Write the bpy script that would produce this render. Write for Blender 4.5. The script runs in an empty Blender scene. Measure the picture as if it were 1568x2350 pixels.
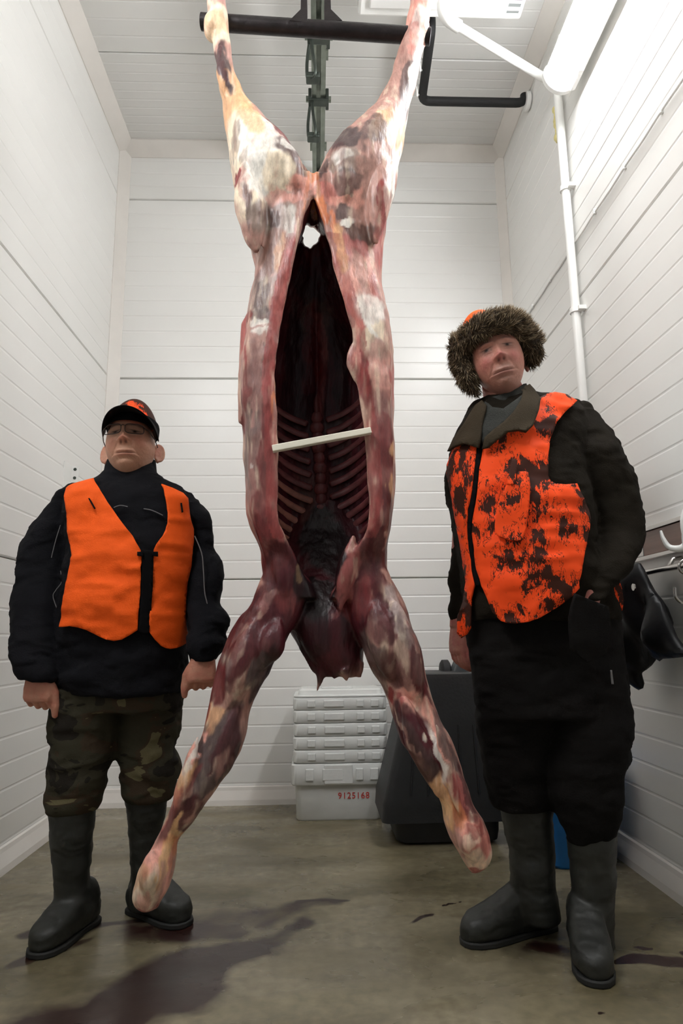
import bpy, bmesh, math, random
import numpy as np
from mathutils import Vector, Matrix, geometry

# ------------------------------------------------------------------ camera, light, exposure
SC = bpy.context.scene
COL = SC.collection
FPX, PITCH, YAW, ROLL, CAMH = 1516.5, 10.55, -2.2, -0.69, 0.88
_p, _y, _r = (math.radians(a) for a in (PITCH, YAW, ROLL))
_F = np.array([-math.sin(_y)*math.cos(_p), math.cos(_y)*math.cos(_p), math.sin(_p)])
_R0 = np.array([math.cos(_y), math.sin(_y), 0.0]); _U0 = np.cross(_R0, _F)
_R = math.cos(_r)*_R0 + math.sin(_r)*_U0
_U = -math.sin(_r)*_R0 + math.cos(_r)*_U0
_O = np.array([0, 0, CAMH])
cam_data = bpy.data.cameras.new('camera')
cam = bpy.data.objects.new('camera', cam_data); COL.objects.link(cam)
cam_data.sensor_fit = 'VERTICAL'; cam_data.sensor_height = 36.0
cam_data.lens = 36.0*FPX/2350.0
cam_data.clip_start = 0.05
cam.matrix_world = Matrix(((_R[0], _U[0], -_F[0], 0), (_R[1], _U[1], -_F[1], 0), (_R[2], _U[2], -_F[2], CAMH), (0, 0, 0, 1)))
SC.camera = cam
world = bpy.data.worlds.new('world'); SC.world = world
world.use_nodes = True
_bg = world.node_tree.nodes['Background']
_bg.inputs[0].default_value = (0.90, 0.95, 1.0, 1); _bg.inputs[1].default_value = 0.16
SC.view_settings.view_transform = 'Standard'; SC.view_settings.look = 'None'
SC.view_settings.gamma = 1.0; SC.view_settings.use_curve_mapping = False
SC.view_settings.exposure = 0.1
LAMP_STRENGTH = 50.0
XL, XR, YB, YF, H = -1.227, 1.216, 3.77, -1.3, 3.96

def ray(x, y): return _F*FPX + _R*(x-784.0) - _U*(y-1175.0)
def at(x, y, Y):            # the point of the plane Y = const seen at photo position (x, y)
    d = ray(x, y); return _O + d*(Y/d[1])
def atz(x, y, Z): d = ray(x, y); return _O + d*((Z-CAMH)/d[2])
def atx(x, y, X): d = ray(x, y); return _O + d*(X/d[0])

# ------------------------------------------------------------------ helpers
rng = random.Random(7)
def lin(c):
    return tuple(((v/255.0)/12.92 if v <= 10 else (((v/255.0)+0.055)/1.055)**2.4) for v in c)
def rgba(c): return (*lin(c), 1.0)

def set_tags(o, label=None, cat=None, group=None, kind=None):
    if label: o['label'] = label
    if cat: o['category'] = cat
    if group: o['group'] = group
    if kind: o['kind'] = kind
    return o
def mk(name, verts, faces, mat=None, parent=None, smooth=True, label=None, cat=None, group=None, kind=None):
    me = bpy.data.meshes.new(name)
    me.from_pydata([tuple(float(a) for a in v) for v in verts], [], [tuple(int(i) for i in f) for f in faces])
    me.update()
    return mko(name, me, mat, parent, smooth, label, cat, group, kind)
def mko(name, me, mat=None, parent=None, smooth=True, label=None, cat=None, group=None, kind=None):
    if smooth is True: me.polygons.foreach_set('use_smooth', [True]*len(me.polygons))
    o = bpy.data.objects.new(name, me); COL.objects.link(o)
    if mat: me.materials.clear(); me.materials.append(mat)
    if parent: o.parent = parent
    return set_tags(o, label, cat, group, kind)
def empty(name, loc, label=None, cat=None, group=None, rotz=0.0):
    o = bpy.data.objects.new(name, None); COL.objects.link(o)
    o.location = loc; o.rotation_euler = (0, 0, rotz); o.empty_display_size = 0.05
    return set_tags(o, label, cat, group)
def keep(o, parent):        # parent a world-space mesh to an empty that has a location
    o.parent = parent
    o.matrix_parent_inverse = Matrix.Translation(parent.location).inverted() if parent.rotation_euler.z == 0 else (Matrix.Translation(parent.location) @ Matrix.Rotation(parent.rotation_euler.z, 4, 'Z')).inverted()
    return o

class MB:
    def __init__(s): s.v = []; s.f = []
    def add(s, v, f):
        b = len(s.v); s.v += [tuple(float(a) for a in p) for p in v]; s.f += [tuple(int(i)+b for i in q) for q in f]; return s
    def box(s, lo, hi):
        x0, y0, z0 = lo; x1, y1, z1 = hi
        return s.add([(x0,y0,z0),(x1,y0,z0),(x1,y1,z0),(x0,y1,z0),(x0,y0,z1),(x1,y0,z1),(x1,y1,z1),(x0,y1,z1)],
                     [(0,3,2,1),(4,5,6,7),(0,1,5,4),(1,2,6,5),(2,3,7,6),(3,0,4,7)])
    def prism(s, prof, axis, a, b):     # prof: 2-D outline, extruded along axis from a to b
        n = len(prof)
        def put(p, t):
            if axis == 'x': return (t, p[0], p[1])
            if axis == 'y': return (p[0], t, p[1])
            return (p[0], p[1], t)
        v = [put(p, a) for p in prof] + [put(p, b) for p in prof]
        f = [(i, (i+1) % n, (i+1) % n+n, i+n) for i in range(n)] + [tuple(range(n))[::-1], tuple(range(n, 2*n))]
        return s.add(v, f)
    def tube(s, pts, rad, seg=12, round_ends=False): return s.add(*tube(pts, rad, seg, round_ends))
    def lathe(s, prof, c, seg=24, axis='z'):
        rings = []
        for r, h in prof:
            ring = []
            for k in range(seg):
                a = 2*math.pi*k/seg; u, w = r*math.cos(a), r*math.sin(a)
                ring.append({'z': (c[0]+u, c[1]+w, c[2]+h), 'y': (c[0]+u, c[1]+h, c[2]+w), 'x': (c[0]+h, c[1]+u, c[2]+w)}[axis])
            rings.append(ring)
        return s.add(*loft(rings))
    def build(s, name, mat=None, parent=None, smooth=True, bevel=0.0, segs=2, **k):
        o = mk(name, s.v, s.f, mat, parent, smooth, **k)
        fix_normals(o.data)
        if bevel:
            m = o.modifiers.new('bevel', 'BEVEL'); m.width = bevel; m.segments = segs; m.limit_method = 'ANGLE'; m.angle_limit = 0.6
            m.harden_normals = False
        if smooth: sharp(o.data)
        return o
def fix_normals(me):
    bm = bmesh.new(); bm.from_mesh(me); bmesh.ops.recalc_face_normals(bm, faces=bm.faces); bm.to_mesh(me); bm.free()
def sharp(me, ang=0.7):
    bm = bmesh.new(); bm.from_mesh(me)
    for e in bm.edges:
        if len(e.link_faces) == 2 and e.calc_face_angle(0) > ang: e.smooth = False
    bm.to_mesh(me); bm.free()
def loft(rings, caps=True, closed=True):
    n = len(rings[0]); v = [p for r in rings for p in r]; f = []
    for i in range(len(rings)-1):
        for k in range(n if closed else n-1):
            a = i*n+k; b = i*n+(k+1) % n; f.append((a, b, b+n, a+n))
    if caps and closed:
        f.append(tuple(range(n))[::-1]); f.append(tuple(range((len(rings)-1)*n, len(rings)*n)))
    return v, f
def tube(pts, rad, seg=12, round_ends=False, flat=1.0, flatdir=None):
    P = [np.array(p, float) for p in pts]; n = len(P)
    if np.isscalar(rad): rad = [rad]*n
    rad = list(rad)
    T = []
    for i in range(n):
        t = P[min(i+1, n-1)]-P[max(i-1, 0)]; T.append(t/(np.linalg.norm(t)+1e-12))
    if round_ends:
        P2, R2, T2 = [], [], []
        for a in (0.05, 0.35, 0.65, 0.88): P2.append(P[0]-T[0]*rad[0]*(1-a)); R2.append(rad[0]*math.sqrt(max(0, 1-(1-a)**2))); T2.append(T[0])
        P2 += P; R2 += rad; T2 += T
        for a in (0.88, 0.65, 0.35, 0.05): P2.append(P[-1]+T[-1]*rad[-1]*(1-a)); R2.append(rad[-1]*math.sqrt(max(0, 1-(1-a)**2))); T2.append(T[-1])
        P, rad, T = P2, R2, T2; n = len(P)
    u = np.array(flatdir, float) if flatdir is not None else (np.array([0, 0, 1.0]) if abs(T[0][2]) < 0.9 else np.array([1.0, 0, 0]))
    rings = []
    for i in range(n):
        u = u-T[i]*(u@T[i]); u /= np.linalg.norm(u)+1e-12; w = np.cross(T[i], u)
        rings.append([P[i]+rad[i]*(math.cos(2*math.pi*k/seg)*u*flat+math.sin(2*math.pi*k/seg)*w) for k in range(seg)])
    return loft(rings)
def catmull(pts, n, closed=False):
    P = np.array(pts, float); m = len(P); out = []
    segs = m if closed else m-1
    for t in np.linspace(0, segs, n, endpoint=not closed):
        i = min(int(t), segs-1); u = t-i
        g = (lambda k: P[k % m]) if closed else (lambda k: P[min(max(k, 0), m-1)])
        a, b, c, d = g(i-1), g(i), g(i+1), g(i+2)
        out.append(0.5*((2*b)+(-a+c)*u+(2*a-5*b+4*c-d)*u*u+(-a+3*b-3*c+d)*u**3))
    return np.array(out)
def ring(cx, cy, z, wx, wy, n=32, p=2.0):
    out = []
    for k in range(n):
        a = 2*math.pi*k/n; c, s = math.cos(a), math.sin(a)
        out.append((cx+wx*math.copysign(abs(c)**(2/p), c), cy+wy*math.copysign(abs(s)**(2/p), s), z))
    return out
def ball(c, r, seg=16, rings=10):
    if np.isscalar(r): r = (r, r, r)
    R = []
    for i in range(rings+1):
        a = math.pi*(0.02+0.96*i/rings)
        R.append([(c[0]+r[0]*math.sin(a)*math.cos(2*math.pi*k/seg), c[1]+r[1]*math.sin(a)*math.sin(2*math.pi*k/seg), c[2]-r[2]*math.cos(a)) for k in range(seg)])
    return loft(R)
# vectorised value noise
_perm = np.random.RandomState(3).rand(1 << 16)
def _h(ix, iy, iz): return _perm[(ix*73856093 ^ iy*19349663 ^ iz*83492791) & 0xFFFF]
def vnoise(P, scale=1.0, off=0.0):
    Q = np.asarray(P, float)*scale+off+1000.0; I = np.floor(Q).astype(np.int64); F = Q-I; F = F*F*(3-2*F)
    r = 0
    for dx in (0, 1):
        for dy in (0, 1):
            for dz in (0, 1):
                w = (F[:, 0] if dx else 1-F[:, 0])*(F[:, 1] if dy else 1-F[:, 1])*(F[:, 2] if dz else 1-F[:, 2])
                r = r+w*_h(I[:, 0]+dx, I[:, 1]+dy, I[:, 2]+dz)
    return r*2-1
def fbm(P, scale, octv=3, off=0.0):
    s = 0; a = 1.0
    for o in range(octv): s = s+a*vnoise(P, scale*2**o, off+17.3*o); a *= 0.5
    return s
def co_of(me):
    a = np.empty(len(me.vertices)*3); me.vertices.foreach_get('co', a); return a.reshape(-1, 3)
def no_of(me):
    a = np.empty(len(me.vertices)*3); me.vertices.foreach_get('normal', a); return a.reshape(-1, 3)
def set_co(me, c): me.vertices.foreach_set('co', np.ascontiguousarray(c).ravel()); me.update()
def set_col(me, rgb, name='Col'):
    at_ = me.color_attributes.new(name, 'FLOAT_COLOR', 'POINT')
    a = np.ones((len(me.vertices), 4)); a[:, :3] = rgb; at_.data.foreach_set('color', a.ravel())
def fuse(parts, voxel, smooth=3, factor=0.5, cut=None):
    b = MB()
    for v, f in parts: b.add(v, f)
    me = bpy.data.meshes.new('tmp'); me.from_pydata(b.v, [], b.f); fix_normals(me)
    o = bpy.data.objects.new('tmp', me); COL.objects.link(o)
    m = o.modifiers.new('r', 'REMESH'); m.mode = 'VOXEL'; m.voxel_size = voxel
    tmp2 = None
    if cut is not None:
        m2 = bpy.data.meshes.new('cut'); m2.from_pydata([tuple(map(float, p)) for p in cut[0]], [], [tuple(map(int, q)) for q in cut[1]]); fix_normals(m2)
        tmp2 = bpy.data.objects.new('cut', m2); COL.objects.link(tmp2)
        bo = o.modifiers.new('b', 'BOOLEAN'); bo.operation = 'DIFFERENCE'; bo.object = tmp2; bo.solver = 'EXACT'
        m3 = o.modifiers.new('r2', 'REMESH'); m3.mode = 'VOXEL'; m3.voxel_size = voxel
    if smooth:
        s = o.modifiers.new('s', 'SMOOTH'); s.factor = factor; s.iterations = smooth
    dg = bpy.context.evaluated_depsgraph_get()
    out = bpy.data.meshes.new_from_object(o.evaluated_get(dg))
    bpy.data.objects.remove(o); bpy.data.meshes.remove(me)
    if tmp2: bpy.data.objects.remove(tmp2)
    return out
def patch(poly, fn, step, thick=0.0, holes=()):
    """Triangulated sheet inside a 2-D outline, lifted to 3-D by fn(pts)->(N,3); optional thickness along fn's back side."""
    poly = [np.array(p, float) for p in poly]
    def dens(pl):
        out = []
        for i in range(len(pl)):
            a, b = pl[i], pl[(i+1) % len(pl)]; k = max(1, int(np.linalg.norm(b-a)/step))
            out += [a+(b-a)*t/k for t in range(k)]
        return out
    loops = [dens(poly)]+[dens([np.array(q, float) for q in h]) for h in holes]
    pts = []; edges = []
    for lp in loops:
        b = len(pts); pts += lp; edges += [(b+i, b+(i+1) % len(lp)) for i in range(len(lp))]
    A = np.array(poly); lo, hi = A.min(0), A.max(0)
    ys = np.arange(lo[1]+step*0.5, hi[1], step*0.87)
    for j, yy in enumerate(ys):
        for xx in np.arange(lo[0]+(step*0.5 if j % 2 else 0), hi[0], step):
            pts.append(np.array((xx, yy)))
    r = geometry.delaunay_2d_cdt([Vector(p) for p in pts], edges, [list(range(len(loops[0])))], 1 if not holes else 1, 1e-6)
    P2 = np.array([tuple(v) for v in r[0]]); F = [tuple(f) for f in r[2]]
    def inside(p, pl):
        c = False; n = len(pl)
        for i in range(n):
            (x0, y0), (x1, y1) = pl[i], pl[(i+1) % n]
            if (y0 > p[1]) != (y1 > p[1]) and p[0] < (x1-x0)*(p[1]-y0)/(y1-y0)+x0: c = not c
        return c
    F = [f for f in F if inside(P2[list(f)].mean(0), poly) and not any(inside(P2[list(f)].mean(0), h) for h in holes)]
    used = sorted({i for f in F for i in f}); mp = {u: i for i, u in enumerate(used)}
    P2 = P2[used]; F = [tuple(mp[i] for i in f) for f in F]
    return fn(P2), F, P2

# ------------------------------------------------------------------ materials
def newmat(name):
    m = bpy.data.materials.new(name); m.use_nodes = True
    return m, m.node_tree, m.node_tree.nodes['Principled BSDF']
def mat_plain(name, c, rough=0.5, metal=0.0, var=0.06, nscale=8.0, bump=0.0, bscale=60.0, spec=0.5, stretch=(1, 1, 1), coat=0.0):
    m, nt, b = newmat(name); N = nt.nodes; L = nt.links
    tc = N.new('ShaderNodeTexCoord'); mp = N.new('ShaderNodeMapping'); mp.inputs['Scale'].default_value = stretch
    L.new(tc.outputs['Object'], mp.inputs[0])
    nz = N.new('ShaderNodeTexNoise'); nz.inputs['Scale'].default_value = nscale; nz.inputs['Detail'].default_value = 5
    L.new(mp.outputs[0], nz.inputs[0])
    rp = N.new('ShaderNodeValToRGB'); c0 = lin(c)
    rp.color_ramp.elements[0].position = 0.3; rp.color_ramp.elements[1].position = 0.7
    rp.color_ramp.elements[0].color = (*[max(0, v*(1-var)) for v in c0], 1); rp.color_ramp.elements[1].color = (*[min(1, v*(1+var)) for v in c0], 1)
    L.new(nz.outputs[0], rp.inputs[0]); L.new(rp.outputs[0], b.inputs['Base Color'])
    b.inputs['Roughness'].default_value = rough; b.inputs['Metallic'].default_value = metal
    b.inputs['Specular IOR Level'].default_value = spec; b.inputs['Coat Weight'].default_value = coat
    if bump:
        n2 = N.new('ShaderNodeTexNoise'); n2.inputs['Scale'].default_value = bscale; n2.inputs['Detail'].default_value = 4; L.new(mp.outputs[0], n2.inputs[0])
        bp = N.new('ShaderNodeBump'); bp.inputs['Strength'].default_value = bump; bp.inputs['Distance'].default_value = 0.01
        L.new(n2.outputs[0], bp.inputs['Height']); L.new(bp.outputs[0], b.inputs['Normal'])
    return m
def mat_vcol(name, rough=0.5, bump=0.0, bscale=60.0, stretch=(1, 1, 1), mottle=0.15, mscale=40.0, spec=0.5, coat=0.0, sss=0.0):
    m, nt, b = newmat(name); N = nt.nodes; L = nt.links
    vc = N.new('ShaderNodeVertexColor'); vc.layer_name = 'Col'
    tc = N.new('ShaderNodeTexCoord'); mp = N.new('ShaderNodeMapping'); mp.inputs['Scale'].default_value = stretch; L.new(tc.outputs['Object'], mp.inputs[0])
    nz = N.new('ShaderNodeTexNoise'); nz.inputs['Scale'].default_value = mscale; nz.inputs['Detail'].default_value = 6; nz.inputs['Roughness'].default_value = 0.65; L.new(mp.outputs[0], nz.inputs[0])
    mr = N.new('ShaderNodeMapRange'); mr.inputs[1].default_value = 0.3; mr.inputs[2].default_value = 0.7; mr.inputs[3].default_value = 1-mottle; mr.inputs[4].default_value = 1+mottle
    L.new(nz.outputs[0], mr.inputs[0])
    vm = N.new('ShaderNodeVectorMath'); vm.operation = 'SCALE'; L.new(vc.outputs[0], vm.inputs[0]); L.new(mr.outputs[0], vm.inputs['Scale'])
    L.new(vm.outputs[0], b.inputs['Base Color'])
    b.inputs['Roughness'].default_value = rough; b.inputs['Specular IOR Level'].default_value = spec; b.inputs['Coat Weight'].default_value = coat
    if sss:
        b.inputs['Subsurface Weight'].default_value = sss; b.inputs['Subsurface Radius'].default_value = (0.012, 0.005, 0.003); b.inputs['Subsurface Scale'].default_value = 1.0
    if bump:
        bp = N.new('ShaderNodeBump'); bp.inputs['Strength'].default_value = bump; bp.inputs['Distance'].default_value = 0.006
        n2 = N.new('ShaderNodeTexNoise'); n2.inputs['Scale'].default_value = bscale; n2.inputs['Detail'].default_value = 5; L.new(mp.outputs[0], n2.inputs[0])
        L.new(n2.outputs[0], bp.inputs['Height']); L.new(bp.outputs[0], b.inputs['Normal'])
    return m
def mat_emit(name, c, s):
    m, nt, b = newmat(name); b.inputs['Base Color'].default_value = rgba(c)
    b.inputs['Emission Color'].default_value = rgba(c); b.inputs['Emission Strength'].default_value = s
    nz = nt.nodes.new('ShaderNodeTexNoise'); nz.inputs['Scale'].default_value = 3
    mr = nt.nodes.new('ShaderNodeMapRange'); mr.inputs[3].default_value = s*0.96; mr.inputs[4].default_value = s*1.04
    nt.links.new(nz.outputs[0], mr.inputs[0]); nt.links.new(mr.outputs[0], b.inputs['Emission Strength'])
    return m

M = {}
M['panel'] = mat_plain('panel_paint', (235, 234, 230), 0.30, var=0.025, nscale=1.2, bump=0.02, bscale=14, spec=0.5)
M['ceil'] = mat_plain('ceiling_paint', (225, 224, 220), 0.38, var=0.025, nscale=1.2, bump=0.02, bscale=14)
M['seam'] = mat_plain('seam_sealant', (120, 122, 104), 0.8)
M['trim'] = mat_plain('trim_plastic', (226, 221, 214), 0.35, var=0.03)
M['white'] = mat_plain('white_plastic', (236, 236, 232), 0.3, var=0.02)
M['black_rubber'] = mat_plain('black_foam', (26, 26, 27), 0.7, var=0.2, bump=0.2)
M['black_steel'] = mat_plain('black_steel', (40, 35, 35), 0.42, 0.6, var=0.3, nscale=25, bump=0.25, bscale=40)
M['galv'] = mat_plain('galvanised_steel', (128, 134, 124), 0.36, 0.85, var=0.2, nscale=14, bump=0.1)
M['galv_dark'] = mat_plain('dark_galvanised', (70, 76, 70), 0.45, 0.7, var=0.25, nscale=20)
M['stainless'] = mat_plain('stainless', (190, 186, 182), 0.22, 1.0, var=0.05)
M['wood'] = mat_plain('varnished_wood', (122, 88, 74), 0.25, var=0.25, nscale=6, stretch=(1, .1, 6))
M['lamp'] = mat_emit('lamp_diffuser', (252, 253, 255), LAMP_STRENGTH)
M['foam'] = mat_plain('sealing_foam', (226, 214, 150), 0.8, var=0.15, nscale=60, bump=0.6, bscale=90)
M['grey_label'] = mat_plain('grey_print', (120, 124, 122), 0.6)

def mat_floor():
    m, nt, b = newmat('wet_concrete'); N = nt.nodes; L = nt.links
    tc = N.new('ShaderNodeTexCoord')
    def noise(s, d=6, st=(1, 1, 1), dist=0.0):
        mp = N.new('ShaderNodeMapping'); mp.inputs['Scale'].default_value = st; L.new(tc.outputs['Object'], mp.inputs[0])
        n = N.new('ShaderNodeTexNoise'); n.inputs['Scale'].default_value = s; n.inputs['Detail'].default_value = d; n.inputs['Distortion'].default_value = dist; L.new(mp.outputs[0], n.inputs[0]); return n
    n1 = noise(2.2, 7, (0.8, 1.6, 1), 0.6); n2 = noise(30, 6)
    r1 = N.new('ShaderNodeValToRGB'); e = r1.color_ramp.elements
    e[0].position = 0.32; e[0].color = rgba((92, 84, 62)); e[1].position = 0.7; e[1].color = rgba((146, 136, 112)); L.new(n1.outputs[0], r1.inputs[0])
    r2 = N.new('ShaderNodeValToRGB'); e = r2.color_ramp.elements
    e[0].position = 0.3; e[0].color = (0.72, 0.72, 0.7, 1); e[1].position = 0.75; e[1].color = (1.12, 1.12, 1.1, 1); L.new(n2.outputs[0], r2.inputs[0])
    mx = N.new('ShaderNodeMix'); mx.data_type = 'RGBA'; mx.blend_type = 'MULTIPLY'; mx.inputs[0].default_value = 1.0
    L.new(r1.outputs[0], mx.inputs[6]); L.new(r2.outputs[0], mx.inputs[7])
    at_ = N.new('ShaderNodeVertexColor'); at_.layer_name = 'Col'
    sp = N.new('ShaderNodeSeparateColor'); L.new(at_.outputs[0], sp.inputs[0])
    n3 = noise(9, 7, (1, 1, 1), 0.5)
    ad = N.new('ShaderNodeMath'); ad.operation = 'MULTIPLY_ADD'; ad.inputs[1].default_value = 0.75; L.new(n3.outputs[0], ad.inputs[0]); L.new(sp.outputs[0], ad.inputs[2])
    mr = N.new('ShaderNodeMapRange'); mr.inputs[1].default_value = 0.62; mr.inputs[2].default_value = 0.95; mr.inputs[3].default_value = 0; mr.inputs[4].default_value = 0.94; L.new(ad.outputs[0], mr.inputs[0])
    m2 = N.new('ShaderNodeMix'); m2.data_type = 'RGBA'; L.new(mr.outputs[0], m2.inputs[0]); L.new(mx.outputs[2], m2.inputs[6]); m2.inputs[7].default_value = rgba((34, 9, 12))
    L.new(m2.outputs[2], b.inputs['Base Color'])
    n4 = noise(3.5, 5, (0.7, 1.5, 1), 0.4)
    r4 = N.new('ShaderNodeMapRange'); r4.inputs[1].default_value = 0.35; r4.inputs[2].default_value = 0.65; r4.inputs[3].default_value = 0.16; r4.inputs[4].default_value = 0.45; L.new(n4.outputs[0], r4.inputs[0])
    L.new(r4.outputs[0], b.inputs['Roughness'])
    bp = N.new('ShaderNodeBump'); bp.inputs['Strength'].default_value = 0.12; bp.inputs['Distance'].default_value = 0.004; L.new(n2.outputs[0], bp.inputs['Height']); L.new(bp.outputs[0], b.inputs['Normal'])
    return m
M['floor'] = mat_floor()

# ------------------------------------------------------------------ the room
SEAMS = [1.198, 2.400, 3.591]
def rib_profile(z0, z1):
    """(depth, z) points up one sandwich panel: flat face with shallow pressed ribs."""
    pts = [(0.006, z0), (0.0, z0+0.004)]
    n = max(1, round((z1-z0)/0.0995)); st = (z1-z0)/n
    for k in range(1, n):
        zc = z0+k*st
        pts += [(0.0, zc-0.0065), (0.0016, zc-0.002), (0.0016, zc+0.002), (0.0, zc+0.0065)]
    return pts+[(0.0, z1-0.004), (0.006, z1)]
def wall(name, side):
    lv = [0.0]+SEAMS+[H]; b = MB()
    if side == 'back': b.box((XL-0.1, YB+0.02, 0), (XR+0.1, YB+0.08, H))
    elif side == 'left': b.box((XL-0.08, YF, 0), (XL-0.02, YB+0.08, H))
    else: b.box((XR+0.02, YF, 0), (XR+0.08, YB+0.08, H))
    w = b.build(name, M['seam'], smooth=False, kind='structure')
    for z0, z1 in zip(lv[:-1], lv[1:]):
        pr = rib_profile(z0+0.0035, z1-0.0035); p = MB()
        if side == 'back':
            o = [(YB+d, z) for d, z in pr]+[(YB+0.025, z1), (YB+0.025, z0)]; p.prism(o, 'x', XL-0.02, XR+0.02)
        elif side == 'left':
            o = [(XL-d, z) for d, z in pr]+[(XL-0.025, z1), (XL-0.025, z0)]; p.prism(o, 'y', YF, YB+0.01)
        else:
            o = [(XR+d, z) for d, z in pr]+[(XR+0.025, z1), (XR+0.025, z0)]; p.prism(o, 'y', YF, YB+0.01)
        p.build('panel', M['panel'], w, smooth=False)
    return w
wall('wall_back', 'back'); wall('wall_left', 'left'); wall('wall_right', 'right')
# ceiling of crosswise panels
cb = MB(); cb.box((XL-0.08, YF, H+0.02), (XR+0.08, YB+0.08, H+0.08)); ceil = cb.build('ceiling', M['seam'], smooth=False, kind='structure')
ys = [YB+0.05, 3.07, 1.88, 0.69, -0.5, YF]
for a, b_ in zip(ys[:-1], ys[1:]):
    lo, hi = b_+0.003, a-0.003; n = 12; st = (hi-lo)/n; pr = [(lo, H+0.006), (lo+0.004, H)]
    for k in range(1, n):
        yc = lo+k*st; pr += [(yc-0.006, H), (yc-0.002, H+0.002), (yc+0.002, H+0.002), (yc+0.006, H)]
    pr += [(hi-0.004, H), (hi, H+0.006), (hi, H+0.025), (lo, H+0.025)]
    MB().prism([(p[0], p[1]) for p in pr], 'x', XL-0.02, XR+0.02).build('panel', M['ceil'], ceil, smooth=False)
# floor: a fine grid so that the stains have a shape of their own
nx, ny = 250, 420
gx = np.linspace(XL-0.06, XR+0.06, nx); gy = np.linspace(YF, YB+0.05, ny)
fv = np.array([(x, y, 0.0) for y in gy for x in gx])
ff = [(j*nx+i, j*nx+i+1, (j+1)*nx+i+1, (j+1)*nx+i) for j in range(ny-1) for i in range(nx-1)]
floor = mk('floor', fv, ff, M['floor'], smooth=True, kind='structure')
def stain(P, blobs):
    s = np.zeros(len(P))
    wx = 0.05*fbm(P, 5, 3, 3.0); wy = 0.05*fbm(P, 5, 3, 9.0)
    for (x0, y0, x1, y1, w0, w1, a) in blobs:
        p0 = atz(x0, y0, 0)[:2]; p1 = atz(x1, y1, 0)[:2]; d = p1-p0; q = P[:, :2]+np.stack([wx, wy], 1)-p0
        t = np.clip((q@d)/(d@d+1e-9), 0, 1); w = w0+(w1-w0)*t
        r = np.linalg.norm(q-t[:, None]*d, axis=1)/w
        s = np.maximum(s, a*np.clip(1.5-r, 0, 1))
    return s
blood = stain(fv, [(250, 2330, 420, 2240, 0.10, 0.14, 0.95), (420, 2240, 560, 2190, 0.13, 0.10, 0.95), (560, 2190, 700, 2120, 0.09, 0.05, 0.6), (300, 2320, 160, 2349, 0.10, 0.14, 0.8),
                   (420, 2130, 760, 2065, 0.10, 0.05, 0.48), (330, 2140, 520, 2130, 0.10, 0.07, 0.55), (60, 2140, 330, 2115, 0.02, 0.03, 0.6), (0, 2240, 80, 2190, 0.035, 0.03, 0.62),
                   (80, 2190, 200, 2165, 0.03, 0.02, 0.5), (700, 2065, 790, 2060, 0.02, 0.015, 0.7), (935, 2108, 965, 2106, 0.010, 0.010, 0.8),
                   (1425, 2215, 1500, 2195, 0.012, 0.035, 0.95), (1490, 2195, 1535, 2208, 0.025, 0.006, 0.8), (1435, 2165, 1450, 2163, 0.012, 0.01, 0.9), (1510, 2173, 1522, 2174, 0.010, 0.01, 0.9),
                   (1555, 2203, 1568, 2205, 0.01, 0.012, 0.9), (1240, 2180, 1300, 2200, 0.06, 0.05, 0.5), (1380, 2322, 1395, 2324, 0.006, 0.006, 0.9), (1000, 2085, 1060, 2075, 0.006, 0.006, 0.8)])
set_col(floor.data, np.repeat(blood[:, None], 3, 1))
# coves and skirtings
def tri_trim(name, prof, axis, a, b): return MB().prism(prof, axis, a, b).build(name, M['trim'], smooth=False, kind='structure')
c = 0.075
tri_trim('trim_1', [(XL-0.005, H+0.005), (XL-0.005, H-c), (XL+0.006, H-c), (XL+c, H-0.006), (XL+c, H+0.005)], 'y', YF, YB)
tri_trim('trim_2', [(XR+0.005, H+0.005), (XR+0.005, H-c), (XR-0.006, H-c), (XR-c, H-0.006), (XR-c, H+0.005)], 'y', YF, YB)
tri_trim('trim_3', [(YB+0.005, H+0.005), (YB+0.005, H-c), (YB-0.006, H-c), (YB-c, H-0.006), (YB-c, H+0.005)], 'x', XL, XR)
tri_trim('trim_4', [(XL-0.005, YB+0.005), (XL+0.06, YB+0.005), (XL+0.06, YB-0.005), (XL+0.005, YB-0.06), (XL-0.005, YB-0.06)], 'z', 0, H)
tri_trim('trim_5', [(XR+0.005, YB+0.005), (XR-0.05, YB+0.005), (XR-0.05, YB-0.005), (XR-0.005, YB-0.05), (XR+0.005, YB-0.05)], 'z', 0, H)
s_ = 0.075
def skirt(sgn, w): return [(w-sgn*0.005, 0), (w-sgn*0.005, s_+0.02), (w+sgn*0.008, s_+0.012), (w+sgn*0.012, s_-0.004), (w+sgn*0.030, 0.026), (w+sgn*0.034, 0.0)]
tri_trim('baseboard_left', skirt(1, XL), 'y', YF, YB); tri_trim('baseboard_right', skirt(-1, XR), 'y', YF, YB)
tri_trim('baseboard_back', skirt(-1, YB), 'x', XL, XR)
# ------------------------------------------------------------------ ceiling rail and hangers
RX, RZ = 0.022, 3.73
rail = empty('ceiling_rail', (RX, YB-0.01, RZ), 'galvanised overhead track running along the ceiling above the carcass', 'rail')
b = MB(); w = 0.037
b.prism([(RX-w, RZ+0.07), (RX-w, RZ), (RX-0.012, RZ), (RX-0.012, RZ+0.006), (RX-w+0.006, RZ+0.006), (RX-w+0.006, RZ+0.064), (RX+w-0.006, RZ+0.064), (RX+w-0.006, RZ+0.006), (RX+0.012, RZ+0.006), (RX+0.012, RZ), (RX+w, RZ), (RX+w, RZ+0.07)], 'y', 0.4, YB-0.01)
keep(b.build('track', M['galv'], smooth=False), rail)
for y in (3.55, 2.9, 2.2, 1.5, 0.8):
    b = MB(); b.box((RX-0.05, y-0.03, RZ+0.07), (RX+0.05, y+0.03, RZ+0.085)); b.tube([(RX, y, RZ+0.08), (RX, y, H)], 0.008, 10)
    keep(b.build('ceiling_mount', M['galv'], smooth=True), rail)
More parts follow.
